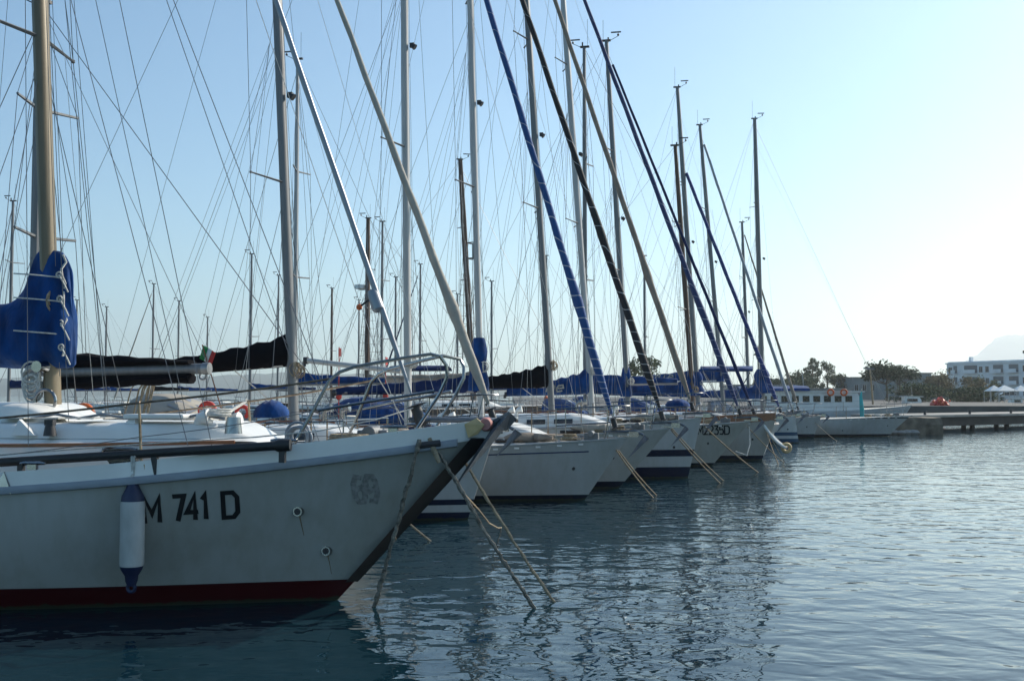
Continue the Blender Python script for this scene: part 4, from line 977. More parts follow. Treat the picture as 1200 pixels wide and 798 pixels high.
row['d'] = sailboat(dict(wl=(806, 560), bow=(822, 490), L=11, B=3.1, mast=((645, 455), (617, 0)), mw=.25, mm='alu_grey', jib=dict(foot=(815, 488), head=(650, 0), r=.085, m=M['sail_t'], taper=.6, clew=.25),
    hull=hull_mat('hull_paint_double_band', WHITE, [(-2, .3, NVY), (.58, .76, NVY)]), boomlen=2.3, cover='stack', cover_m='black', fat=.3, rise=-.02, boom_m='alu_white', collar=False,
    label='white sailboat with tan furled jib and two dark bands along its waterline'))
row['e'] = sailboat(dict(wl=(834, 546), bow=(879, 494), L=12, B=3.2, mast=((692, 455), (660, 0)), mw=.27, mm='alu_white', jib=dict(foot=(862, 470), head=(685, 0), r=.09, m=spiral_mat('spiral_navy_uv_strip', (.02, .04, .13), (.42, .45, .52), 3.2, .12), taper=.6, clew=.2),
    hull=hull_mat('hull_paint_cream_white', (.43, .425, .39), [(-2, .1, DB)]), boomlen=2.6, cover='stack', cover_m='blue', fat=.36, rise=-.06, collar=False, text=('me', 1.25, .3),
    label='cream white sailboat with registration RM2235D on its bow and dark blue furled jib', windows=4))
row['f'] = sailboat(dict(wl=(893, 539), bow=(909, 492), L=13, B=3.3, mast=((735, 455), (712, 70)), mw=.26, mm='alu_grey', topz=None, jib=dict(foot=(878, 470), head=(722, 86), r=.06, m=M['navy'], taper=.7),
    hull=hull_mat('hull_paint_grey_white', (.4, .39, .36), [(-2, .16, DB)]), boomlen=3.2, cover='stack', cover_m='blue', fat=.3, wood_bow=True, deck='teak', hood='blue',
    label='grey white sailboat with brown varnished wooden bulwark at the bow', collar=True))
row['g'] = sailboat(dict(wl=(878, 529), bow=(893, 489), L=12, B=3.1, mast=((811, 455), (792, 182)), mw=.27, mm='brown', jib=dict(foot=(868, 470), head=(803, 330), r=.0, m=M['navy'], free=True), hull=hull_mat('hull_paint_g', WHITE, [(-2, .15, DB)]), topz=12.2,
    boomlen=3.4, cover='stack', cover_m='blue', hood='blue', label='white sailboat with shorter brown mast tucked in behind the wooden bulwark boat'))
row['h'] = sailboat(dict(wl=(936, 519), bow=(932, 488), L=12, B=3.2, mast=((817, 455), (793, 90)), mw=.32, mm='alu_grey', jib=dict(foot=(910, 470), head=(803, 200), r=.1, m=spiral_mat('spiral_far_blue', (.015, .04, .17), (.45, .47, .52), 2.6, .12), taper=.75), topz=16.9,
    hull=hull_mat('hull_paint_blue_band', WHITE, [(-2, .2, (.02, .06, .12)), (.34, .5, (.02, .06, .12))]), boomlen=4.0, cover='stack', cover_m='blue', fat=.34, boom_m='alu_white', anchor=True, hood='blue', collar=(2.2, 3.3, .3),
    label='white sailboat with upright stem, blue bands at the waterline and long blue boom cover'))
row['i'] = sailboat(dict(wl=(953, 513), bow=(962, 488), L=12, B=3.2, mast=((846, 455), (820, 145)), mw=.3, mm='alu_grey', jib=dict(foot=(925, 470), head=(832, 190), r=.09, m=M['sail_g'], taper=.7), topz=16.6,
    hull=hull_mat('hull_paint_i', (.46,.455,.44), [(-2, .2, DB)]), boomlen=4.5, boomz=3.05, rise=-.1, fat=.36, boom_m='alu_white', cover='stack', cover_m='blue', text=('adadie', 4.35, .34), label='white sailboat with grey furled jib, next but one before the long low white hull', hood='blue'))
row['j'] = sailboat(dict(wl=(1040, 511), bow=(1067, 487), heading=-4, L=14, B=3.3, mast=((893, 440), (885, 162)), mw=.36, mm='alu_grey', jib=dict(foot=(1012, 420), head=(893, 165), r=.0, m=M['navy']), topz=None,
    hull=hull_mat('hull_paint_j', (.5, .51, .51), [(-2, .12, DB), (.95, 1.0, DB)]), boomlen=4.2, cover='stack', cover_m='blue', fat=.34, hood='sail_g', anchor=False, collar=(2.3, 3.6, .42), label='long low white sailboat lying furthest right, its bow by the concrete pier', cat='sailboat'))
row['k'] = sailboat(dict(wl=(930, 504), bow=(940, 484), L=11, B=3.2, mast=((877, 455), (869, 245)), mw=.28, mm='alu_grey', jib=dict(foot=(935, 478), head=(880, 300), r=.1, m=M['sail_t'], free=False), hull=hull_mat('hull_paint_k', WHITE, [(-2, .15, DB)]),
    boomlen=3.2, cover='stack', cover_m='blue', label='white sailboat with a short mast behind the end of the row'))
# hidden neighbour between the front boat and the next, moored stern out: its boom and black cover show
hid = Frame((-60, 650), 168)

# registration on boat e and lettering on the covers
def reg(b, px, py, s, size, sx=.8):
    fr, h = b['fr'], b['h']; y = -.4
    for _ in range(6): q = fr.loc(px, py, y); y = -h.at(q.x, q.z)
    stroke_text(s, size, size * sx * .7, size * .16, lambda u, v: Vector((q.x + u, -h.at(q.x + u, q.z + v) - .006, q.z + v)), bpy.data.materials['black_lettering'], b['root'], 'registration_lettering', 0, .35)
reg(row['e'], 812, 509, 'RM2235D', .26, .62)
def stripe_line(b, px0, px1, py):
    fr, h = b['fr'], b['h']; mb = MB(); L = []
    for i in range(14):
        px = lerp(px0, px1, i / 13); y = -.6
        for _ in range(6): q = fr.loc(px, lerp(py, py - 4, i / 13), y); y = -h.at(q.x, q.z)
        L.append([(q.x, y - .004, q.z - .012), (q.x, y - .004, q.z + .012)])
    mb.loft(L, closed=False); mb.build('stripe', M['navy'], b['root'])
stripe_line(row['b'], 570, 690, 533)

# mooring lines of the row
def moor(b, px, py, ex, ey, label, n=2, r=.016, dx=4):
    fr = b['fr']
    for k in range(n):
        p = fr.world(fr.loc(px + k * 1.5, py - k, -.12 + .24 * k)); e = at_z(ex + k * dx, ey - k * 3, -.1)
        rope_thing('mooring_rope', sag(p, e, .05, 8), r, M['rope'], label[k] if n > 1 else label, group='mooring lines of the row of boats', n=5)
moor(row['b'], 722, 527, 770, 588, ['left tan rope of the pair from the spiral blue jib boat', 'right tan rope of the pair from the spiral blue jib boat'])
moor(row['c'], 786, 503, 848, 570, ['lower rope of the pair from the black jib boat bow', 'upper rope of the pair from the black jib boat bow'])
moor(row['d'], 826, 500, 893, 557, 'single tan rope from the bow of the boat with two waterline bands', 1, .02)
moor(row['f'], 898, 505, 914, 548, ['left rope from the bow of the wooden bulwark boat', 'right rope from the bow of the wooden bulwark boat'], 2, .016, 8)
moor(row['e'], 876, 500, 922, 545, 'rope from the cream registration boat running low behind the white boarding ladder', 1)
moor(row['i'], 955, 495, 985, 520, 'thin rope from the grey jib boat near the end of the row', 1)
# slack white loop between e and f
p = row['e']['fr'].world(row['e']['fr'].loc(878, 500, -.05)); q = row['e']['fr'].world(row['e']['fr'].loc(862, 529, -.5))
rope_thing('slack_line', [p, p.lerp(q, .25) + Vector((.12, 0, -.35)), p.lerp(q, .6) + Vector((.15, -.1, -.42)), q], .02, M['rope_w'], 'slack white loop of rope hanging from the cream registration boat bow', 'rope')
# white bow ladder pole with a brass end
def ladder():
    fr = row['f']['fr']; A, B_ = fr.world(fr.loc(895, 498, -.2)), fr.world(fr.loc(921, 525, -.2))
    root = empty('boarding_ladder', A, 0, 'white curved boarding ladder with round brass end hanging from the wooden bulwark bow', 'ladder'); B_ = B_ - A
    mb = MB(); P = [B_ * t + Vector((0, 0, -.12 * math.sin(math.pi * t))) for t in [i / 10 for i in range(11)]]; S_ = Vector((.1, .26, 0))
    mb.tube(P, .05, 8); mb.tube([p + S_ for p in P], .05, 8); mb.build('side_rail', M['gel'], root)
    for k in range(1, 10, 2):
        mb = MB(); mb.tube([P[k], P[k] + S_], .025, 6); mb.build('rung', M['steel'], root)
    mb = MB(); mb.torus(B_ + S_ * .5, .13, .06, 'y', 18, 8); mb.build('end_wheel', M['brass'], root)
ladder()

# ------------------------------------------------------------------ boats further back
def far_boat(mx, ty, d, heading, label, L=10, B=3.1, mm='alu_grey', mw=.17, lean=0, cover=None, hood=None, bimini=None, base=1.15, windows=3, detail=0, kind='sailboat', boomlen=3.2, jibm=None, hullc=WHITE, spread=(.45,), band=DB, mast_from_bow=.38, group='sailing boats moored in the rows behind'):
    """a boat placed by its mast: picture column mx, mast top row ty, distance d"""
    th = R(heading); foot = at_d(mx, 470, d); topz = at_d(mx, ty, d).z
    c, s = math.cos(th), math.sin(th)
    ov = .9; xm = ov - L * mast_from_bow
    o = Vector((foot.x - c * xm, foot.y - s * xm, 0))
    h = Hull(L, B, ov, base * 1.2, base, sov=.7); root = empty(kind, o, th, label, 'sailboat', group)
    build_hull(h, hull_mat('far_hull_paint', hullc, [(-2, .14, band)], dirt=.35), root, M['deck'])
    ca, zt = cabin_block(h, root, xm + 1.5, xm - 2.2, windows=windows, hood=hood and M[hood])
    base_ = Vector((xm, 0, zt(xm))); top = Vector((xm - lean * (topz - 1.2), 0, topz)); dv = (top - base_).normalized()
    mb = MB(); mb.tube([along(base_, top, i / 8) for i in range(9)], [mw / 2] * 7 + [mw * .42, mw * .38], 8); mast = mb.build('mast', M[mm], root)
    for t in spread:
        cc = along(base_, top, t)
        for sd_ in (1, -1):
            mb = MB(); mb.tube([cc, cc + Vector((-.2, sd_ * .85, .04))], [.035, .025], 5); mb.build('spreader', M['alu_grey'], mast)
            ch = h.edge(xm - .2, sd_, 0, .06); mb = MB(); mb.tube([ch, cc + Vector((-.2, sd_ * .85, .04)), along(base_, top, .97)], .007, 4, False); mb.build('cap_shroud', M['wire'], root)
            wire(root, ch + Vector((.4, 0, 0)), along(base_, top, t - .02), 'lower_shroud', .007)
    fs = Vector((ov - .15, 0, base * 1.2 + .05)); wire(root, fs, along(base_, top, .97), 'forestay', .009)
    wire(root, Vector((h.xd(1) + .1, 0, base + .1)), top, 'backstay', .007)
    if jibm: jib_roll(root, along(fs, top, .03), along(fs, along(base_, top, .97), .95), .085, M[jibm], seg=20)
    mast_gear(top, mast, int(mx))
    g = base_ + dv * 1.0 + Vector((-.12, 0, 0)); e = g + Vector((-boomlen, 0, .05)); mb = MB(); mb.tube([g, e], .065, 8); mb.build('boom', M['alu'], root)
    wire(root, e, top, 'topping_lift', .005)
    if cover:
        mb = MB(); rings = []
        for i in range(13):
            t = i / 12; cc = along(g, e, t); hg = .26 * lerp(1.9, .7, t ** .6) * (1 + .08 * math.sin(i * 1.9 + mx))
            rings.append([cc + Vector((0, math.cos(2 * math.pi * k / 9) * .13 * (1 - .3 * max(0, math.sin(2 * math.pi * k / 9))), (math.sin(2 * math.pi * k / 9) * .5 + .42) * hg)) for k in range(9)])
        mb.loft(rings, True); mb.build('sail_cover', M[cover], root)
    rails(h, root, [lerp(ov - 1.4, h.xd(1) + 1.3, k) for k in (.33, .66, 1.0)])
    if bimini:
        xc = h.xd(.84); z = base + 1.9; mb = MB(); rings = []
        for i in range(5):
            x = xc + .9 - 1.8 * i / 4; rings.append([(x, 1.0 * math.cos(R(a)), z + .16 * math.sin(R(a))) for a in range(0, 181, 20)])
        mb.loft(rings, closed=False); bo = mb.build('bimini', M[bimini], root); md = bo.modifiers.new('thickness', 'SOLIDIFY'); md.thickness = .015
        for s_ in (1, -1):
            mb = MB()
            for k in (-.8, .8): mb.tube([(xc, s_ * .98, z - 1.5), (xc + k, s_ * .99, z - .05)], .013, 5)
            mb.build('bimini_frame', M['steel'], root)
    return dict(root=root, h=h, o=o, th=th, base=base_, top=top, zt=zt)

far = [
    # mx, ty, d, heading, label, options
    (293, 298, 74, 170, 'far sailboat with plain grey mast and steel cockpit frame left of the black boom', dict(cover='blue', bimini='blue')),
    (325, 323, 88, 165, 'far sailboat with short grey mast close beside the thick grey mast', dict(cover='navy')),
    (123, 360, 104, 172, 'far sailboat with the lowest mast, left above the black boom cover', dict(cover='blue', mw=.18)),
    (178, 333, 94, 170, 'far sailboat with slim mast above the middle of the grey boom', dict(cover='black', jibm='sail')),
    (208, 353, 99, 168, 'far sailboat with slim mast above the boom end fitting', dict(cover='blue')),
    (388, 338, 96, 174, 'far boat with bare reddish brown mast left of the furler ball', dict(mm='brown', mw=.22, hullc=(.5, .42, .3))),
    (447, 260, 66, 168, 'far sailboat with plain mast just right of the dark radar mast', dict(cover='blue', bimini='blue', spread=(.36, .68))),
    (463, 325, 84, 170, 'far sailboat with small mast left of the white painted mast', dict(cover='black')),
    (492, 310, 82, 166, 'far sailboat with small mast right of the white painted mast', dict(cover='blue', bimini='navy', jibm='navy')),
    (686, 56, 40, 168, 'sailboat with tall slender mast behind the blue sail covers, moored stern to the row', dict(cover='blue', bimini='blue', spread=(.36, .68), mw=.16, L=11, detail=1)),
    (38, 5, 19, 168, 'sailboat moored stern out behind the front boat, its dark mast beside the cream one', dict(mm='alu_grey', mw=.18, spread=(.45, .75))),
    (88, 352, 96, 170, 'far sailboat whose mast stands just right of the big blue sail cover', dict(cover='blue')),
    (10, 236, 58, 171, 'far sailboat at the left picture edge with a white spreader', dict(cover='navy', bimini='blue', spread=(.4, .7))),
    (345, 70, 39, 170, 'sailboat with pale mast standing right behind the thick grey mast', dict(cover='blue', mm='alu_white', spread=(.38, .68), bimini='navy', hood='blue')),
    (576, 330, 78, 167, 'far sailboat seen between the white masts and the striped jib', dict(cover='blue', bimini='blue')),
    (640, 300, 73, 169, 'far sailboat with low mast hidden among the rigging of the middle boats', dict(cover='navy', hood='blue')),
    (756, 300, 74, 169, 'far sailboat with steel frame over its cockpit, behind the long blue boom cover', dict(cover='blue', bimini='sail_g')),
    (242, 372, 110, 168, 'far sailboat with tiny mast near the small flag', dict(cover='blue')),
    (420, 352, 101, 172, 'far sailboat with thin mast beside the small orange ball', dict(cover='sail_t')),
    (536, 345, 92, 168, 'far sailboat with thin mast just left of the leaning brown mast', dict(cover='blue')),
]
FB = {}
for mx, ty, d, hd, lb, op in far: FB[mx] = far_boat(mx, ty, d, hd, lb, **op)

def classic(mx, ty, d, heading, lean, label, radar=False, L=15):
    b = far_boat(mx, ty, d, heading, label, L=L, B=4, mm='brown', mw=.3, lean=lean, base=1.5, hullc=(.1, .06, .035), boomlen=5, spread=(.5, .72), cover='sail_t')
    root, h, base, top = b['root'], b['h'], b['base'], b['top']
    for s in (1, -1):
        ch = [h.edge(base.x + k, s, 0, .1) for k in (-.9, -.3, .3)]
        for c in ch: wire(root, c, along(base, top, .66) + Vector((0, s * .15, 0)), 'shroud', .012)
        mb = MB()
        for i in range(1, 16):
            t = i * .062; q = [c.lerp(along(base, top, .66) + Vector((0, s * .15, 0)), t) for c in ch]; mb.tube(q, .009, 4, False)
        mb.build('ratlines', M['rope_d'], root)
    if radar:
        q = along(base, top, .62) + Vector((.45, 0, 0)); mb = MB(); mb.tube([q + Vector((0, 0, -.12)), q + Vector((0, 0, -.1)), q + Vector((0, 0, .12)), q + Vector((0, 0, .14))], [.2, .33, .33, .2], 14); mb.box(q + Vector((-.25, 0, -.16)), (.6, .12, .06)); mb.build('radar_dome', M['gel'], root)
    else:
        q = along(base, top, .62) + Vector((.45, 0, 0)); mb = MB()
        for k in range(-2, 3): mb.tube([q + Vector((.0, k * .16, -.4)), q + Vector((0, k * .16, .4))], .025, 5)
        for z in (-.4, .4): mb.tube([q + Vector((-.45, 0, z)), q + Vector((0, -.34, z)), q + Vector((0, .34, z)), q + Vector((-.45, 0, z))], .03, 5)
        mb.build('mast_cage', M['dark'], root)
classic(430, 256, 63, 170, 0.0, 'dark wooden classic boat with radar dome halfway up its brown mast', True)
classic(555, 188, 56, 12, .055, 'dark wooden classic boat with ratlines and a cage on its leaning brown mast', False)

# boom and black sail cover of the stern-out neighbour
def neighbour_boom():
    b = FB[38]; root = b['root']; th = b['th']
    fr = Frame.__new__(Frame); fr.o = b['o']; fr.th = th; fr.c, fr.s = math.cos(th), math.sin(th)
    g = fr.loc(56, 437, 0); e = fr.loc(238, 432, 0)
    mb = MB(); mb.tube([g, e], .09, 12); bo = mb.build('boom', M['alu_grey'], root)
    mb = MB(); mb.tube([e, e + (e - g).normalized() * .12], .1, 12); mb.torus(e + Vector((0, -.0, -.12)), .06, .02, 'y', 12, 6); mb.build('boom_end_fitting', M['alu'], bo)
    for dz0, nm in ((.12, 1), (-.16, -1)):
        mb = MB(); rings = []
        for i in range(15):
            t = i / 14; c = g.lerp(e, t * .93); hg = (.30 if nm > 0 else .24) * (1 - t * (.75 if nm > 0 else .3)) * (1 + .08 * math.sin(i * 1.9))
            rings.append([c + Vector((0, .16 * math.cos(2 * math.pi * k / 9), nm * .07 + nm * (.5 + .5 * math.sin(2 * math.pi * k / 9)) * hg)) for k in range(9)])
        mb.loft(rings, True); mb.build('sail_cover', M['black'], root)
    # hank of lines hanging off the boom
    q = g.lerp(e, .62); mb = MB(); rr = random.Random(4)
    for k in range(12):
        p = q + Vector((rr.uniform(-.25, .05), -.12 + rr.uniform(-.05, .05), .02)); mb.tube([p, p + Vector((rr.uniform(0, .3), 0, -.35)), p + Vector((rr.uniform(.15, .45), 0, -.85 - rr.random() * .3))], .012, 5)
    mb.build('sheet_hank', M['rope'], root)
    return fr
NF = neighbour_boom()

def stern_line():
    b = FB[38]; h = b['h']; c, s_ = math.cos(b['th']), math.sin(b['th']); x, y, z = h.xd(.985), h.bd(.985) * .8, h.sheer(.98) + .02
    A = Vector((b['o'].x + x * c - y * s_, b['o'].y + x * s_ + y * c, z)); rope_thing('mooring_rope', sag(A, at_z(512, 640, -.08), .06, 8), .017, M['rope'], 'short rope reaching the water just left behind the front stem', group='mooring lines of the row of boats')
stern_line()

def ring_buoy(px, py, d, r, m, label, rz=0, tilt=20):
    p = at_d(px, py, d); root = empty('lifebuoy', p - Vector((0, 0, r)), rz, label, 'lifebuoy', 'lifebuoys on the boats')
    mb = MB(); mb.torus((0, 0, r), r * .75, r * .26, 'y', 24, 10, R(-60), R(240)); mb.build('ring', M[m], root)
    mb = MB()
    for a in (0, 90, 180): mb.torus((r * .75 * math.cos(R(a)), 0, r + r * .75 * math.sin(R(a))), r * .27, r * .04, 'y' if a == 90 else 'y', 10, 5)
    mb.build('grab_band', M['gel'], root)
ring_buoy(98, 486, 18.6, .2, 'orange', 'orange horseshoe lifebuoy beside the cream mast foot')
ring_buoy(243, 481, 18.4, .16, 'red', 'red horseshoe lifebuoy under the grey boom end')
ring_buoy(284, 483, 18.7, .13, 'red', 'small red lifebuoy left of the blue bundle')
def bundle(px, py, d, L, r, m, label, rz=0, name='rolled_cover'):
    p = at_d(px, py, d); mb = MB(); P, rs = [], []
    for i in range(12): P.append((L * (i / 11 - .5), .04 * math.sin(i * 1.3), r + .06 * math.sin(i * .9))); rs.append(r * (1 - .5 * abs(i / 11 - .5) ** 2 * 3) * (1 + .12 * math.sin(i * 2.2)))
    mb.tube(P, rs, 12); o = mb.build(name, M[m]); o.location = p; o.rotation_euler = (0, 0, rz); return tag(o, label, 'cover')
def folded_cover(px, py, d, L, W, Hh, m, label, rz):
    p = at_d(px, py, d); mb = MB(); rings = []
    for i in range(13):
        t = i / 12; k = math.sin(math.pi * (t * .9 + .05)) ** .55; rings.append([((t - .5) * L, W * k * math.cos(R(a)) * (1 + .05 * math.sin(i * 2 + a)), Hh * k * max(0, math.sin(R(a))) ** .8 * (1 + .06 * math.sin(i * 2.6 + a * .05))) for a in range(0, 181, 15)])
    mb.loft(rings, True); o = mb.build('folded_cover', M[m]); o.location = p; o.rotation_euler = (0, 0, rz); return tag(o, label, 'cover')
folded_cover(318, 489, 18.9, .6, .3, .3, 'blue', 'royal blue domed cover on deck beside the thick grey mast', .2)
folded_cover(794, 476, 29, .6, .4, .2, 'blue', 'royal blue folded cover on deck between the black and tan jibs', .1)

def flag(px, py, d):
    p = at_d(px, py, d); root = empty('flag', p, R(-10), 'small green white and red flag flying off the neighbour stern', 'flag')
    mb = MB(); mb.tube([(0, 0, 0), (.45, 0, -1.35)], .011, 6); mb.build('flagstaff', M['wood'], root)
    for k, c in enumerate(('green', 'white', 'red')):
        m = mat('flag_' + c, {'green': (.02, .2, .06), 'white': (.6, .6, .56), 'red': (.42, .03, .025)}[c], .8)
        mb = MB(); L = []
        for i in range(5):
            x = (k + i / 4) * .085; L.append([(x + .02, .03 * math.sin(x * 18), -.01 - x * .55), (x - .06, .03 * math.sin(x * 18 + .6), -.25 - x * .5)])
        mb.loft(L, closed=False); o = mb.build('flag_stripe', m, root); md = o.modifiers.new('thickness', 'SOLIDIFY'); md.thickness = .004
flag(237, 404, 20)

# ------------------------------------------------------------------ pier, quay, land
def land():
    mb = MB(); xs = [at_d(900, 465, 96).x - 22, 420]
    mb.box((xs[0] + 250, 96 + 260, .35), (500, 520, 1.8)); struct(mb.build('quay', mat('dark_quay_concrete', (.09, .088, .082), .9, var=.3, scale=.4), None, False))
    m = mat('asphalt', (.05, .05, .052), .9, var=.2, scale=.3)
    mb = MB(); mb.box((xs[0] + 251, 96 + 140, 1.262), (490, 120, .01)); struct(mb.build('road', m, None, False))
    # far shore hills, left
    def ridge(name, x0, x1, y, prof, m, depth=500):
        mb = MB(); n = len(prof); rr = random.Random(3); rings = []
        for j in range(9):
            t = j / 8; k = math.sin(math.pi * t) ** .8; L = []
            for i in range(n): L.append((lerp(x0, x1, i / (n - 1)), y + depth * t, -2 + max(.0, prof[i]) * k * (1 + .05 * rr.uniform(-1, 1)) + 2 * (k > .02)))
            rings.append(L)
        mb.loft(rings, closed=False); return struct(mb.build(name, m, None, angle=180))
    gm = mat('scrub_hillside', (.07, .085, .05), .95, var=.4, scale=.01)
    rr = random.Random(8)
    def prof(keys, n):
        out = []
        for i in range(n):
            t = i / (n - 1)
            for (a, ha), (b, hb) in zip(keys, keys[1:]):
                if a <= t <= b: q = (t - a) / (b - a); out.append(lerp(ha, hb, q * q * (3 - 2 * q)) * (1 + .05 * rr.uniform(-1, 1))); break
        return out
    ridge('hills', -3000, 900, 3400, prof([(0, 70), (.25, 55), (.45, 62), (.62, 75), (.72, 55), (.85, 40), (1, 12)], 90), gm)
    ridge('mountain', 2500, 4700, 5600, prof([(0, 0), (.03, 110), (.06, 190), (.1, 255), (.15, 330), (.3, 390), (.6, 410), (1, 380)], 110), gm, 1300)
land()

def pier():
    a, b = at_z(1068, 506, 0), at_z(1330, 497, 0)
    d = (b - a); L = d.length; th = math.atan2(d.y, d.x)
    root = empty('concrete_pier', a, th, 'long low concrete pier with pale top edge standing on stubby piles', 'pier')
    zt = 1.0
    mb = MB(); mb.box((L / 2, 2.1, zt - .09), (L, 4.4, .16)); mb.build('deck_slab', M['conc'], root, bevel=.02)
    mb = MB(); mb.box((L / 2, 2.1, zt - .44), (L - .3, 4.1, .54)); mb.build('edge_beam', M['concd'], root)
    for k in range(7):
        x = 3.3 + k * 4.2
        for y in (.5, 3.6):
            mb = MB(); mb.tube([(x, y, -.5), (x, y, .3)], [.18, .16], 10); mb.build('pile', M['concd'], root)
    for k in range(5):
        mb = MB(); x = 2 + k * 5; mb.tube([(x, .35, zt - .02), (x, .35, zt + .16), (x, .35, zt + .2), (x, .35, zt + .24)], [.09, .07, .13, .12], 10); mb.build('bollard', M['dark'], root)
    return root
pier()
def pier_block():
    p = at_z(1052, 509, 0); root = empty('stone_landing', p, R(-3), 'stained stone landing block at the end of the concrete pier', 'landing')
    mb = MB(); rr = random.Random(5); rings = []
    for i in range(9):
        x = -1.3 + 3.6 * i / 8; hh = lerp(.28, .95, min(1, i / 4)) + rr.uniform(-.05, .05); rings.append([(x, -.6 + rr.uniform(-.1, .1), -.4), (x, -.5 + rr.uniform(-.1, .1), hh * .6), (x, -.3, hh), (x, 2.4, hh), (x, 2.5, -.4)])
    mb.loft(rings, True); mb.build('block', mat('stained_stone', (.15, .12, .085), .9, var=.5, scale=2.2, bump=.6, bscale=4), root, angle=25)
    for k in range(7):
        mb = MB(); mb.ball((-1.4 + k * .35, -.7 + rr.uniform(-.2, .2), .12), .22 + rr.random() * .1, 8, (1.3, .9, .6)); mb.build('boulder', M['conc'], root)
pier_block()
# second, lower quay wall behind
def back_pier():
    a, b = at_z(1070, 488, 0), at_z(1300, 485, 0); d = b - a; L = d.length; root = empty('back_jetty', a, math.atan2(d.y, d.x), 'lower dark jetty behind the concrete pier', 'jetty')
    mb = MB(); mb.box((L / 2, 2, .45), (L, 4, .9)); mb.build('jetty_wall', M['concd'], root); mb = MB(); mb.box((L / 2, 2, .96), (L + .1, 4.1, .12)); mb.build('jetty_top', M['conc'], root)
back_pier()

# ------------------------------------------------------------------ buildings
WALL = mat('pale_blue_render', (.7, .73, .74), .85, var=.12, scale=.5, bump=.1, bscale=4)
WALLG = mat('grey_green_render', (.24, .27, .27), .9, var=.15, scale=.4)
def window(parent, x, z, w_, hgt, y, m='glass', dy=-1):
    fr_ = MB()
    for (cx, cz, sx, sz) in ((x, z + hgt / 2, w_ + .16, .09), (x, z - hgt / 2, w_ + .16, .09), (x - w_ / 2, z, .09, hgt), (x + w_ / 2, z, .09, hgt), (x, z, .06, hgt)): fr_.box((cx, y + dy * .03, cz), (sx, .12, sz))
    f = fr_.build('window', M['alu_white'], parent, False); mb = MB(); mb.box((x, y + dy * .012, z), (w_, .05, hgt)); mb.build('pane', M['glass'], f, False)
def white_block():
    d = 255; p = at_d(1110, 462, d); p2 = at_d(1235, 462, d - 25); th = math.atan2(p2.y - p.y, p2.x - p.x); L = 36; Hh = 8.1; z0 = 1.26
    root = empty('apartment_block', (p.x, p.y, z0), th, 'three storey pale blue grey apartment block with balconies on the far quay', 'building')
    mb = MB(); mb.box((L / 2, 6, Hh / 2), (L, 12, Hh)); mb.build('wall', WALL, root, False)
    mb = MB(); mb.box((L / 2, 6, Hh + .12), (L + .5, 12.5, .3)); mb.box((L / 2, 6, Hh + .38), (L - .3, 11.6, .25)); rf = mb.build('roof', WALL, root, False)
    mb = MB(); mb.box((3.5, 4, Hh + 1), (.7, .7, 1.3)); mb.build('chimney', WALL, rf)
    mb = MB(); mb.tube([(17.8, 4, Hh + .3), (17.8, 4, Hh + 2.1)], .07, 6); mb.tube([(17.8, 4, Hh + 2), (17.8, 4, Hh + 2.6)], [.35, .35], 10); mb.build('water_tank', M['dark'], rf)
    for s in range(3):
        z = 1.5 + s * 2.6
        for x, w_ in ((1.1, 1.0), (9.6, .9), (11.3, .9), (21.0, .9), (27, .9), (29, .9)): window(root, x, z, w_, 1.3, 0)
        for x, w_ in ((2.5, 1.0), (6.8, 3.6), (14.2, 2.6), (18.2, 2.4), (24, 2.6), (33, 3)):
            # loggia: flat panel with the opening's shade as its colour, rail, slab
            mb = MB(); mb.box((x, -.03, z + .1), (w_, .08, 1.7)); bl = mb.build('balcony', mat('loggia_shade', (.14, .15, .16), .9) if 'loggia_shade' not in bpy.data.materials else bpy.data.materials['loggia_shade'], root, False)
            mb = MB(); mb.box((x, -.5, z - .85), (w_ + .2, .95, .14)); mb.build('balcony_slab', WALL, bl, False)
            mb = MB(); mb.box((x, -.93, z - .42), (w_ + .2, .07, .75)); mb.build('parapet', WALL, bl, False)
    return root
white_block()
def low_building(px0, px1, ytop, d, m, label, depth=12, cat='building', nwin=5):
    a, b = at_d(px0, 462, d), at_d(px1, 462, d); z1 = at_d((px0 + px1) / 2, ytop, d).z; L = b.x - a.x; z0 = 1.26; Hh = z1 - z0
    root = empty('low_building', (a.x, d, z0), 0, label, cat, 'low buildings on the quay')
    mb = MB(); mb.box((L / 2, depth / 2, Hh / 2), (L, depth, Hh)); mb.build('wall', m, root, False)
    mb = MB(); mb.box((L / 2, depth / 2, Hh + .1), (L + .4, depth + .4, .25)); mb.build('roof', M['conc'], root, False)
    for k in range(nwin): window(root, L * (k + .5) / nwin, Hh * .55, L / nwin * .45, min(1.3, Hh * .35), 0)
    return root
low_building(999, 1046, 443, 230, WALLG, 'low flat roofed grey green building left of the umbrella pine')
low_building(1048, 1092, 438, 215, WALLG, 'taller grey flat roofed building right of the umbrella pine')
low_building(1095, 1112, 441, 262, mat('ochre_render', (.3, .25, .18), .9), 'small ochre house tucked left of the apartment block', nwin=2)
low_building(930, 998, 457, 130, mat('white_boathouse', (.5, .54, .56), .8), 'long low white boathouse behind the end of the boat row', nwin=7)
low_building(860, 932, 452, 190, mat('grey_store', (.22, .25, .26), .9), 'grey store building behind the street lamp', nwin=4)

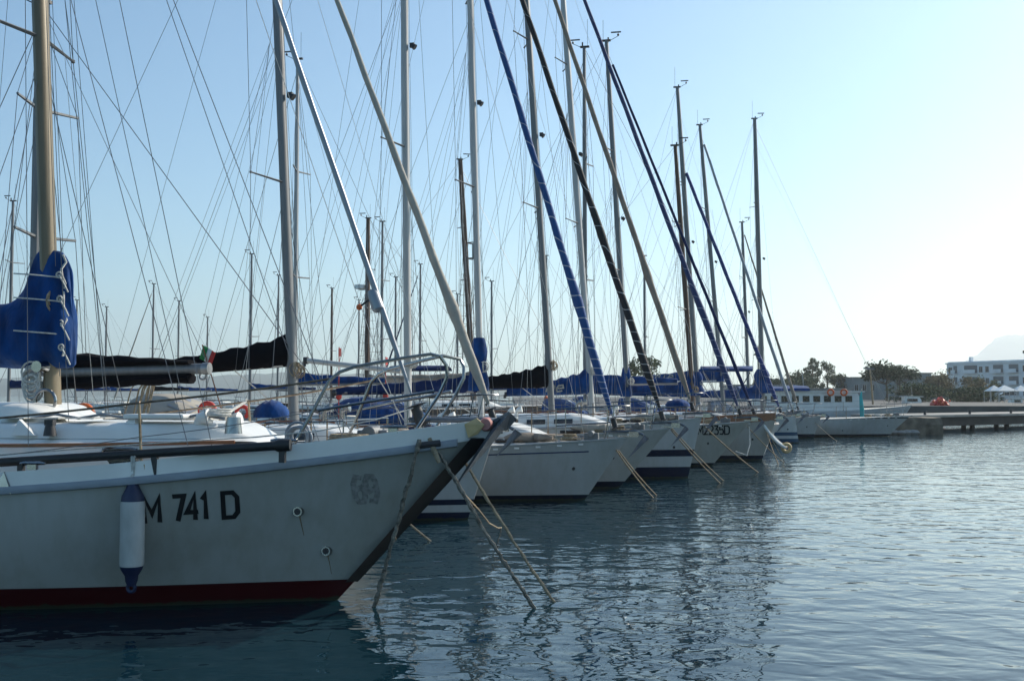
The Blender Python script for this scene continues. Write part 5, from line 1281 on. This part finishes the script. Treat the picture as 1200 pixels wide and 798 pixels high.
# ------------------------------------------------------------------ trees
LEAF = {}
def leaf_mat(n, c):
    m, t, b = new_mat(n); oi = N(t, 'ShaderNodeTexCoord'); no = N(t, 'ShaderNodeTexNoise'); no.inputs['Scale'].default_value = .9; t.links.new(oi.outputs['Object'], no.inputs['Vector'])
    mx = N(t, 'ShaderNodeMix', data_type='RGBA'); mx.inputs['A'].default_value = lin([q * .6 for q in c]); mx.inputs['B'].default_value = lin([q * 1.5 for q in c]); t.links.new(no.outputs['Fac'], mx.inputs['Factor']); t.links.new(mx.outputs['Result'], b.inputs['Base Color'])
    b.inputs['Roughness'].default_value = .85; b.inputs['Specular IOR Level'].default_value = .08; return m
LEAF['dark'] = leaf_mat('dark_foliage', (.03, .05, .02)); LEAF['mid'] = leaf_mat('mid_foliage', (.07, .085, .035)); LEAF['dry'] = leaf_mat('dry_foliage', (.12, .1, .05)); LEAF['pine'] = leaf_mat('pine_foliage', (.03, .045, .022))
BARK = mat('bark', (.11, .085, .065), .95, var=.4, scale=4)
def tree(px, ytop, d, width, label, kind='mid', shape='round', seed=0, name='tree', z0=1.26, n=2200):
    rr = random.Random(seed); p = at_d(px, 460, d); Ht = at_d(px, ytop, d).z - z0; root = empty(name, (p.x, d, z0), 0, label, 'tree' if name != 'bush' else 'bush', 'trees and bushes on the quay')
    cb = {'round': .28, 'tall': .2, 'umbrella': .66, 'bush': .05}[shape]
    tr = MB(); top = Vector((rr.uniform(-.2, .2), rr.uniform(-.2, .2), Ht * (.85 if shape != 'umbrella' else .8)))
    tr.tube([Vector((0, 0, -.2)), top * .3 + Vector((.1, 0, 0)), top * .65, top], [Ht * .028 + .06, Ht * .022 + .04, Ht * .015 + .02, .03], 8)
    limbs = []
    for k in range(9):
        a = k * 2.4 + rr.random(); zz = Ht * lerp(cb * .9, .8, rr.random()) if shape != 'umbrella' else Ht * rr.uniform(.5, .72)
        rad = width / 2 * rr.uniform(.5, .85); e = Vector((math.cos(a) * rad, math.sin(a) * rad, zz + (Ht * .14 if shape != 'umbrella' else Ht * .2))); s_ = Vector((0, 0, zz * .9))
        tr.tube([s_, s_.lerp(e, .5) + Vector((0, 0, -.05 * Ht)), e], [.05 + Ht * .008, .04 + Ht * .004, .02], 5); limbs.append(e)
    tr.build('trunk', BARK, root)
    cl = []
    for k in range(26):
        a = rr.uniform(0, 6.28); t = rr.random(); 
        if shape == 'umbrella': z = Ht * rr.uniform(.72, .96); rad = width / 2 * math.sqrt(rr.random()) * math.sqrt(max(.1, 1 - ((z / Ht - .74) / .26) ** 2))
        else:
            z = Ht * lerp(cb, .97, t); q = (z / Ht - cb) / (1 - cb); rad = width / 2 * (math.sin(math.pi * (q * .86 + .12)) ** .7) * math.sqrt(rr.random())
        cl.append((Vector((math.cos(a) * rad, math.sin(a) * rad, z)), width * rr.uniform(.1, .2)))
    cl += [(e, width * .13) for e in limbs]
    mb = MB(); ls = max(.2, width * .038)
    for _ in range(n):
        c, r_ = rr.choice(cl); v = Vector((rr.gauss(0, 1), rr.gauss(0, 1), rr.gauss(0, .75))).normalized() * r_ * rr.random() ** .4
        q = c + v; ax = Vector((rr.gauss(0, 1), rr.gauss(0, 1), rr.gauss(0, 1))).normalized(); bx = ax.orthogonal().normalized(); s1 = ls * rr.uniform(.6, 1.4)
        mb.quad(q - ax * s1, q + bx * s1 * .5, q + ax * s1, q - bx * s1 * .5)
    mb.build('crown', LEAF[kind], root, False)
tree(953, 420, 240, 4.2, 'tall narrow eucalyptus tree, left of the two tall crowns', 'dark', 'tall', 1)
tree(969, 423, 245, 4.8, 'tall loose eucalyptus tree, right of the two tall crowns', 'dark', 'tall', 2)
tree(938, 436, 235, 6, 'rounded dark tree left of the two tall crowns', 'dark', 'round', 3)
tree(986, 440, 236, 5.5, 'rounded low tree right of the two tall crowns', 'dark', 'round', 4)
tree(925, 442, 225, 8, 'dark bushy tree partly behind the far rigging', 'dark', 'round', 5)
tree(905, 445, 220, 8, 'dark low tree behind the navy jib of the far boat', 'dark', 'round', 6)
tree(1039, 428, 175, 7.2, 'umbrella pine with flat dark crown', 'pine', 'umbrella', 7, 'umbrella_pine', n=2600)
tree(1055, 432, 200, 6.5, 'flat topped pine just right of the umbrella pine', 'pine', 'umbrella', 8)
tree(1100, 440, 190, 5.5, 'dry brownish tree left of the apartment block corner', 'dry', 'round', 9)
tree(1108, 432, 230, 4.2, 'thin sparse tree at the apartment block corner', 'dry', 'tall', 10, n=260)
tree(1140, 444, 180, 5.5, 'yellow green bushy tree in front of the apartment block, left one', 'dry', 'round', 11)
tree(1152, 443, 184, 5, 'yellow green bushy tree in front of the apartment block, right one', 'mid', 'round', 12)
tree(757, 420, 170, 6.5, 'bushy tree seen through the steel frame above the blue boom cover', 'mid', 'round', 13)
for k, (px, yt) in enumerate(((1062, 452), (1075, 453), (1088, 454), (1125, 456), (1137, 457), (1150, 457))):
    tree(px, yt, 150 + k, 5.5, ['dark hedge bush under the flat topped pine', 'dark hedge bush before the taller grey building', 'dark hedge bush beside the red cargo', 'dark bush under the left end of the apartment block', 'dark bush between the bushy trees', 'dark bush left of the white awnings'][k], 'dark', 'bush', 20 + k, 'bush', n=900)

# ------------------------------------------------------------------ street furniture and small far things
def street_lamp():
    d = 92; p = at_d(889, 470, d); z0 = .9; zt = at_d(888, 408, d).z; root = empty('street_lamp', (p.x, d, z0), 0, 'black lantern street lamp on a slim post among the far masts', 'street lamp'); Hh = zt - z0
    mb = MB(); mb.tube([(0, 0, 0), (0, 0, .5), (0, 0, .52), (0, 0, Hh - .5)], [.12, .1, .06, .05], 10); mb.build('post', M['dark'], root)
    mb = MB(); mb.tube([(0, 0, Hh - .95), (0, 0, Hh - .6)], [.12, .22], 8); mb.build('lantern_glass', M['sail_g'], root)
    mb = MB(); mb.tube([(0, 0, Hh - .6), (0, 0, Hh - .52), (0, 0, Hh - .2), (0, 0, Hh + .25)], [.42, .36, .1, .03], 8); mb.build('lantern_cap', M['rusty'], root)
    mb = MB(); mb.box((0, 0, -.45), (.6, .6, .9)); mb.build('base_block', M['conc'], root)
street_lamp()
def flood():
    d = 110; p = at_d(1020, 466, d); z0 = 1.26; zt = at_d(1019, 432, d).z; root = empty('floodlight_mast', (p.x, d, z0), 0, 'floodlight on a reddish pole with a flat grey head above the white boathouse', 'floodlight'); Hh = zt - z0
    mb = MB(); mb.tube([(.25, 0, 0), (0, 0, Hh)], [.1, .07], 8); mb.build('pole', M['rusty'], root)
    mb = MB(); mb.box((-.1, 0, Hh), (.95, .5, .16), Matrix.Rotation(.12, 3, 'Y')); mb.box((-.35, 0, Hh + .04), (.4, .45, .1), Matrix.Rotation(-.2, 3, 'Y')); mb.build('lamp_head', M['alu_grey'], root)
flood()
def awning(px, d, w_, label):
    p = at_d(px, 461, d); root = empty('awning', (p.x, d, 1.26), 0, label, 'awning', 'white awnings in front of the apartment block'); Hh = 1.5
    mb = MB(); i = 0; v = [(-w_, -w_, Hh), (w_, -w_, Hh), (w_, w_, Hh), (-w_, w_, Hh), (0, 0, Hh + .8)]; mb.v = v; mb.f = [(0, 1, 4), (1, 2, 4), (2, 3, 4), (3, 0, 4)]; o = mb.build('canopy', M['gel'], root, False); md = o.modifiers.new('thickness', 'SOLIDIFY'); md.thickness = .03
    for sx in (-1, 1):
        for sy in (-1, 1): mb = MB(); mb.tube([(sx * w_ * .96, sy * w_ * .96, 0), (sx * w_ * .96, sy * w_ * .96, Hh)], .05, 6); mb.build('awning_post', M['alu_white'], root)
awning(1165, 150, 1.0, 'white pointed awning, leftmost of the row at the apartment block'); awning(1177, 148, 1.3, 'largest white pointed awning, middle of the row'); awning(1196, 152, 1.1, 'white pointed awning cut by the right picture edge')
def parked(px, d, c, label, rz=0):
    p = at_d(px, 465, d); root = empty('parked_car', (p.x, d, 1.26), R(rz), label, 'car', 'cars parked on the quay'); m = mat('car_paint', c, .25, var=.03)
    mb = MB(); rings = []
    for x, zt, wd in ((-2.05, .62, .7), (-1.95, .85, .8), (-1.2, .92, .84), (1.0, .95, .84), (1.7, .82, .82), (2.05, .66, .72)): rings.append([(x, -wd, .28), (x, -wd, zt * .75), (x, -wd * .93, zt), (x, wd * .93, zt), (x, wd, zt * .75), (x, wd, .28)])
    mb.loft(rings, True); mb.build('body', m, root, angle=30)
    mb = MB(); rings = []
    for x, zt, wd in ((-1.75, .9, .72), (-1.15, 1.38, .62), (.1, 1.44, .62), (1.05, .93, .72)): rings.append([(x, -.76, .88), (x, -wd, zt), (x, wd, zt), (x, .76, .88)])
    mb.loft(rings, True); g = mb.build('cabin_glass', M['glass'], root, angle=30)
    mb = MB(); mb.box((-.5, 0, 1.45), (1.2, 1.2, .05)); mb.build('car_roof', m, root)
    for x in (-1.3, 1.3):
        for y in (-.8, .8): mb = MB(); mb.tube([(x, y - .09, .31), (x, y + .09, .31)], .31, 14); wh = mb.build('wheel', M['blackp'], root); mb = MB(); mb.tube([(x, y - .1, .31), (x, y + .1, .31)], .17, 10); mb.build('rim', M['alu'], wh)
parked(1120, 190, (.3, .32, .34), 'silver car parked left of the dark van on the quay', 10)
parked(1150, 168, (.02, .025, .03), 'dark car parked in front of the bushy trees', 5)
parked(1184, 175, (.5, .5, .5), 'white car parked below the awnings', -8)

def motor_boat(wl, heading, label, L, B, hc, cab, extra=None, zb=1.2, ov=1.0, group='motor boats near the pier', name='motor_boat'):
    fr = Frame(wl, heading); h = Hull(L, B, ov, zb, zb * .7, sov=.2); root = empty(name, fr.o, fr.th, label, 'motorboat', group)
    build_hull(h, hull_mat('motor_hull_paint', hc, [(-2, .12, DB)]), root, M['deck'])
    x0, x1, Hc, wd = cab; z = h.sheer(h.ux(x1))
    mb = MB(); rings = []
    for x, k in ((x0, .05), (x0 - .25, .75), (x0 - .4, 1), (x1, 1.03)): rings.append([(x, -wd, z - .05), (x, -wd * .94, z + Hc * k), (x, wd * .94, z + Hc * k), (x, wd, z - .05)])
    mb.loft(rings, True); cb = mb.build('wheelhouse', M['gel'], root, angle=25)
    n = max(2, int((x0 - x1) / .75))
    for s in (1, -1):
        for k in range(n):
            mb = MB(); x = lerp(x0 - .65, x1 + .3, (k + .5) / n); mb.box((x, s * wd * .965, z + Hc * .68), ((x0 - x1) / n * .55, .05, Hc * .32)); mb.build('cabin_window', M['glass'], cb)
    mb = MB(); mb.box(((x0 + x1) / 2 - .1, 0, z + Hc * 1.04 + .03), (x0 - x1 + .3, wd * 2.1, .08)); mb.build('roof', M['gel'], cb)
    mb = MB(); mb.tube([((x0 + x1) / 2, 0, z + Hc * 1.04), ((x0 + x1) / 2 - .1, 0, z + Hc * 1.04 + 1.3)], .03, 6); mb.build('signal_mast', M['alu'], root)
    rails(h, root, [lerp(ov - 1.4, h.xd(1) + 1.0, k) for k in (.3, .6, 1)], push=False)
    return fr, h, root, z + Hc * 1.04
fr_, h_, r_, zt_ = motor_boat((1052, 500), -2, 'white passenger motorboat with a long row of cabin windows behind the long low hull', 15, 4, (.5, .53, .56), (-2.7, -10.2, 1.3, 1.4), zb=1.5)
mb = MB(); rings = []
for i in range(7):
    x = lerp(-6.4, -11.2, i / 6); rings.append([(x, 1.6 * math.cos(R(a)), zt_ + .08 + (.36 + .05 * math.sin(i * 2)) * math.sin(R(a)) ** .7) for a in range(0, 181, 20)])
mb.loft(rings, True); mb.build('blue_tarpaulin', M['blue'], r_)
for k, x in enumerate((-4.1, -5.0)):
    mb = MB(); mb.torus((x, -1.6, zt_ - .02), .2, .06, 'y', 18, 8); o = mb.build('lifebuoy', M['orange']); o.location = fr_.o; o.rotation_euler = (0, 0, fr_.th); tag(o, ['orange lifebuoy on the passenger boat roof, right one', 'orange lifebuoy on the passenger boat roof beside the blue tarpaulin'][k], 'lifebuoy', 'lifebuoys on the passenger boat')
motor_boat((1092, 484), 174 - 180, 'small white motorboat with dark hull band near the red cargo', 6, 2.2, (.55, .56, .57), (-1.2, -3.4, 1.1, .8))
motor_boat((1162, 483), 170, 'white open motorboat with raked windscreen behind the pier', 6.5, 2.3, (.62, .62, .62), (-2, -3.6, .9, .8))
motor_boat((1196, 490), 175, 'grey white motorboat at the right picture edge', 8, 2.6, (.5, .52, .53), (-3.2, -5.6, 1.0, .9))
# red stacked net floats / cargo
def red_heap():
    p = at_d(1101, 470, 100); root = empty('net_heap', (p.x, 100, 1.26), 0, 'heap of bright red fishing nets on the quay', 'fishing nets'); rr = random.Random(2)
    mb = MB(); rings = []
    for i in range(9):
        x = lerp(-.7, .7, i / 8); hh = .7 * math.sin(math.pi * (i + .6) / 9.2) + rr.uniform(-.12, .12); rings.append([(x, .6 * math.cos(R(a)) * (1 + .25 * math.sin(a * .3 + i * 2.1)), max(0, hh * math.sin(R(a)) * (1 + .22 * math.sin(a * 3 + i * 2.7)))) for a in range(0, 181, 15)])
    mb.loft(rings, True); mb.build('net_pile', M['red'], root)
    for k in range(8): mb = MB(); mb.ball((rr.uniform(-.8, .8), -.55 + rr.uniform(-.1, .2), .2 + rr.random() * .4), .1, 8); mb.build('net_float', M['orange'], root)
red_heap()
def turq_sail():
    p = at_d(1010, 478, 62); root = empty('furled_awning', (p.x, 62, .9), 0, 'narrow turquoise furled awning standing on the long low white boat', 'awning'); mb = MB(); mb.tube([(0, 0, 0), (0, 0, .5), (-.05, 0, 1.2), (0, 0, 1.5)], [.1, .13, .09, .03], 8); mb.build('folded_canvas', M['turq'], root); mb = MB(); mb.tube([(0, 0, -.1), (0, 0, 1.65)], .025, 6); mb.build('pole', M['steel'], root)
turq_sail()
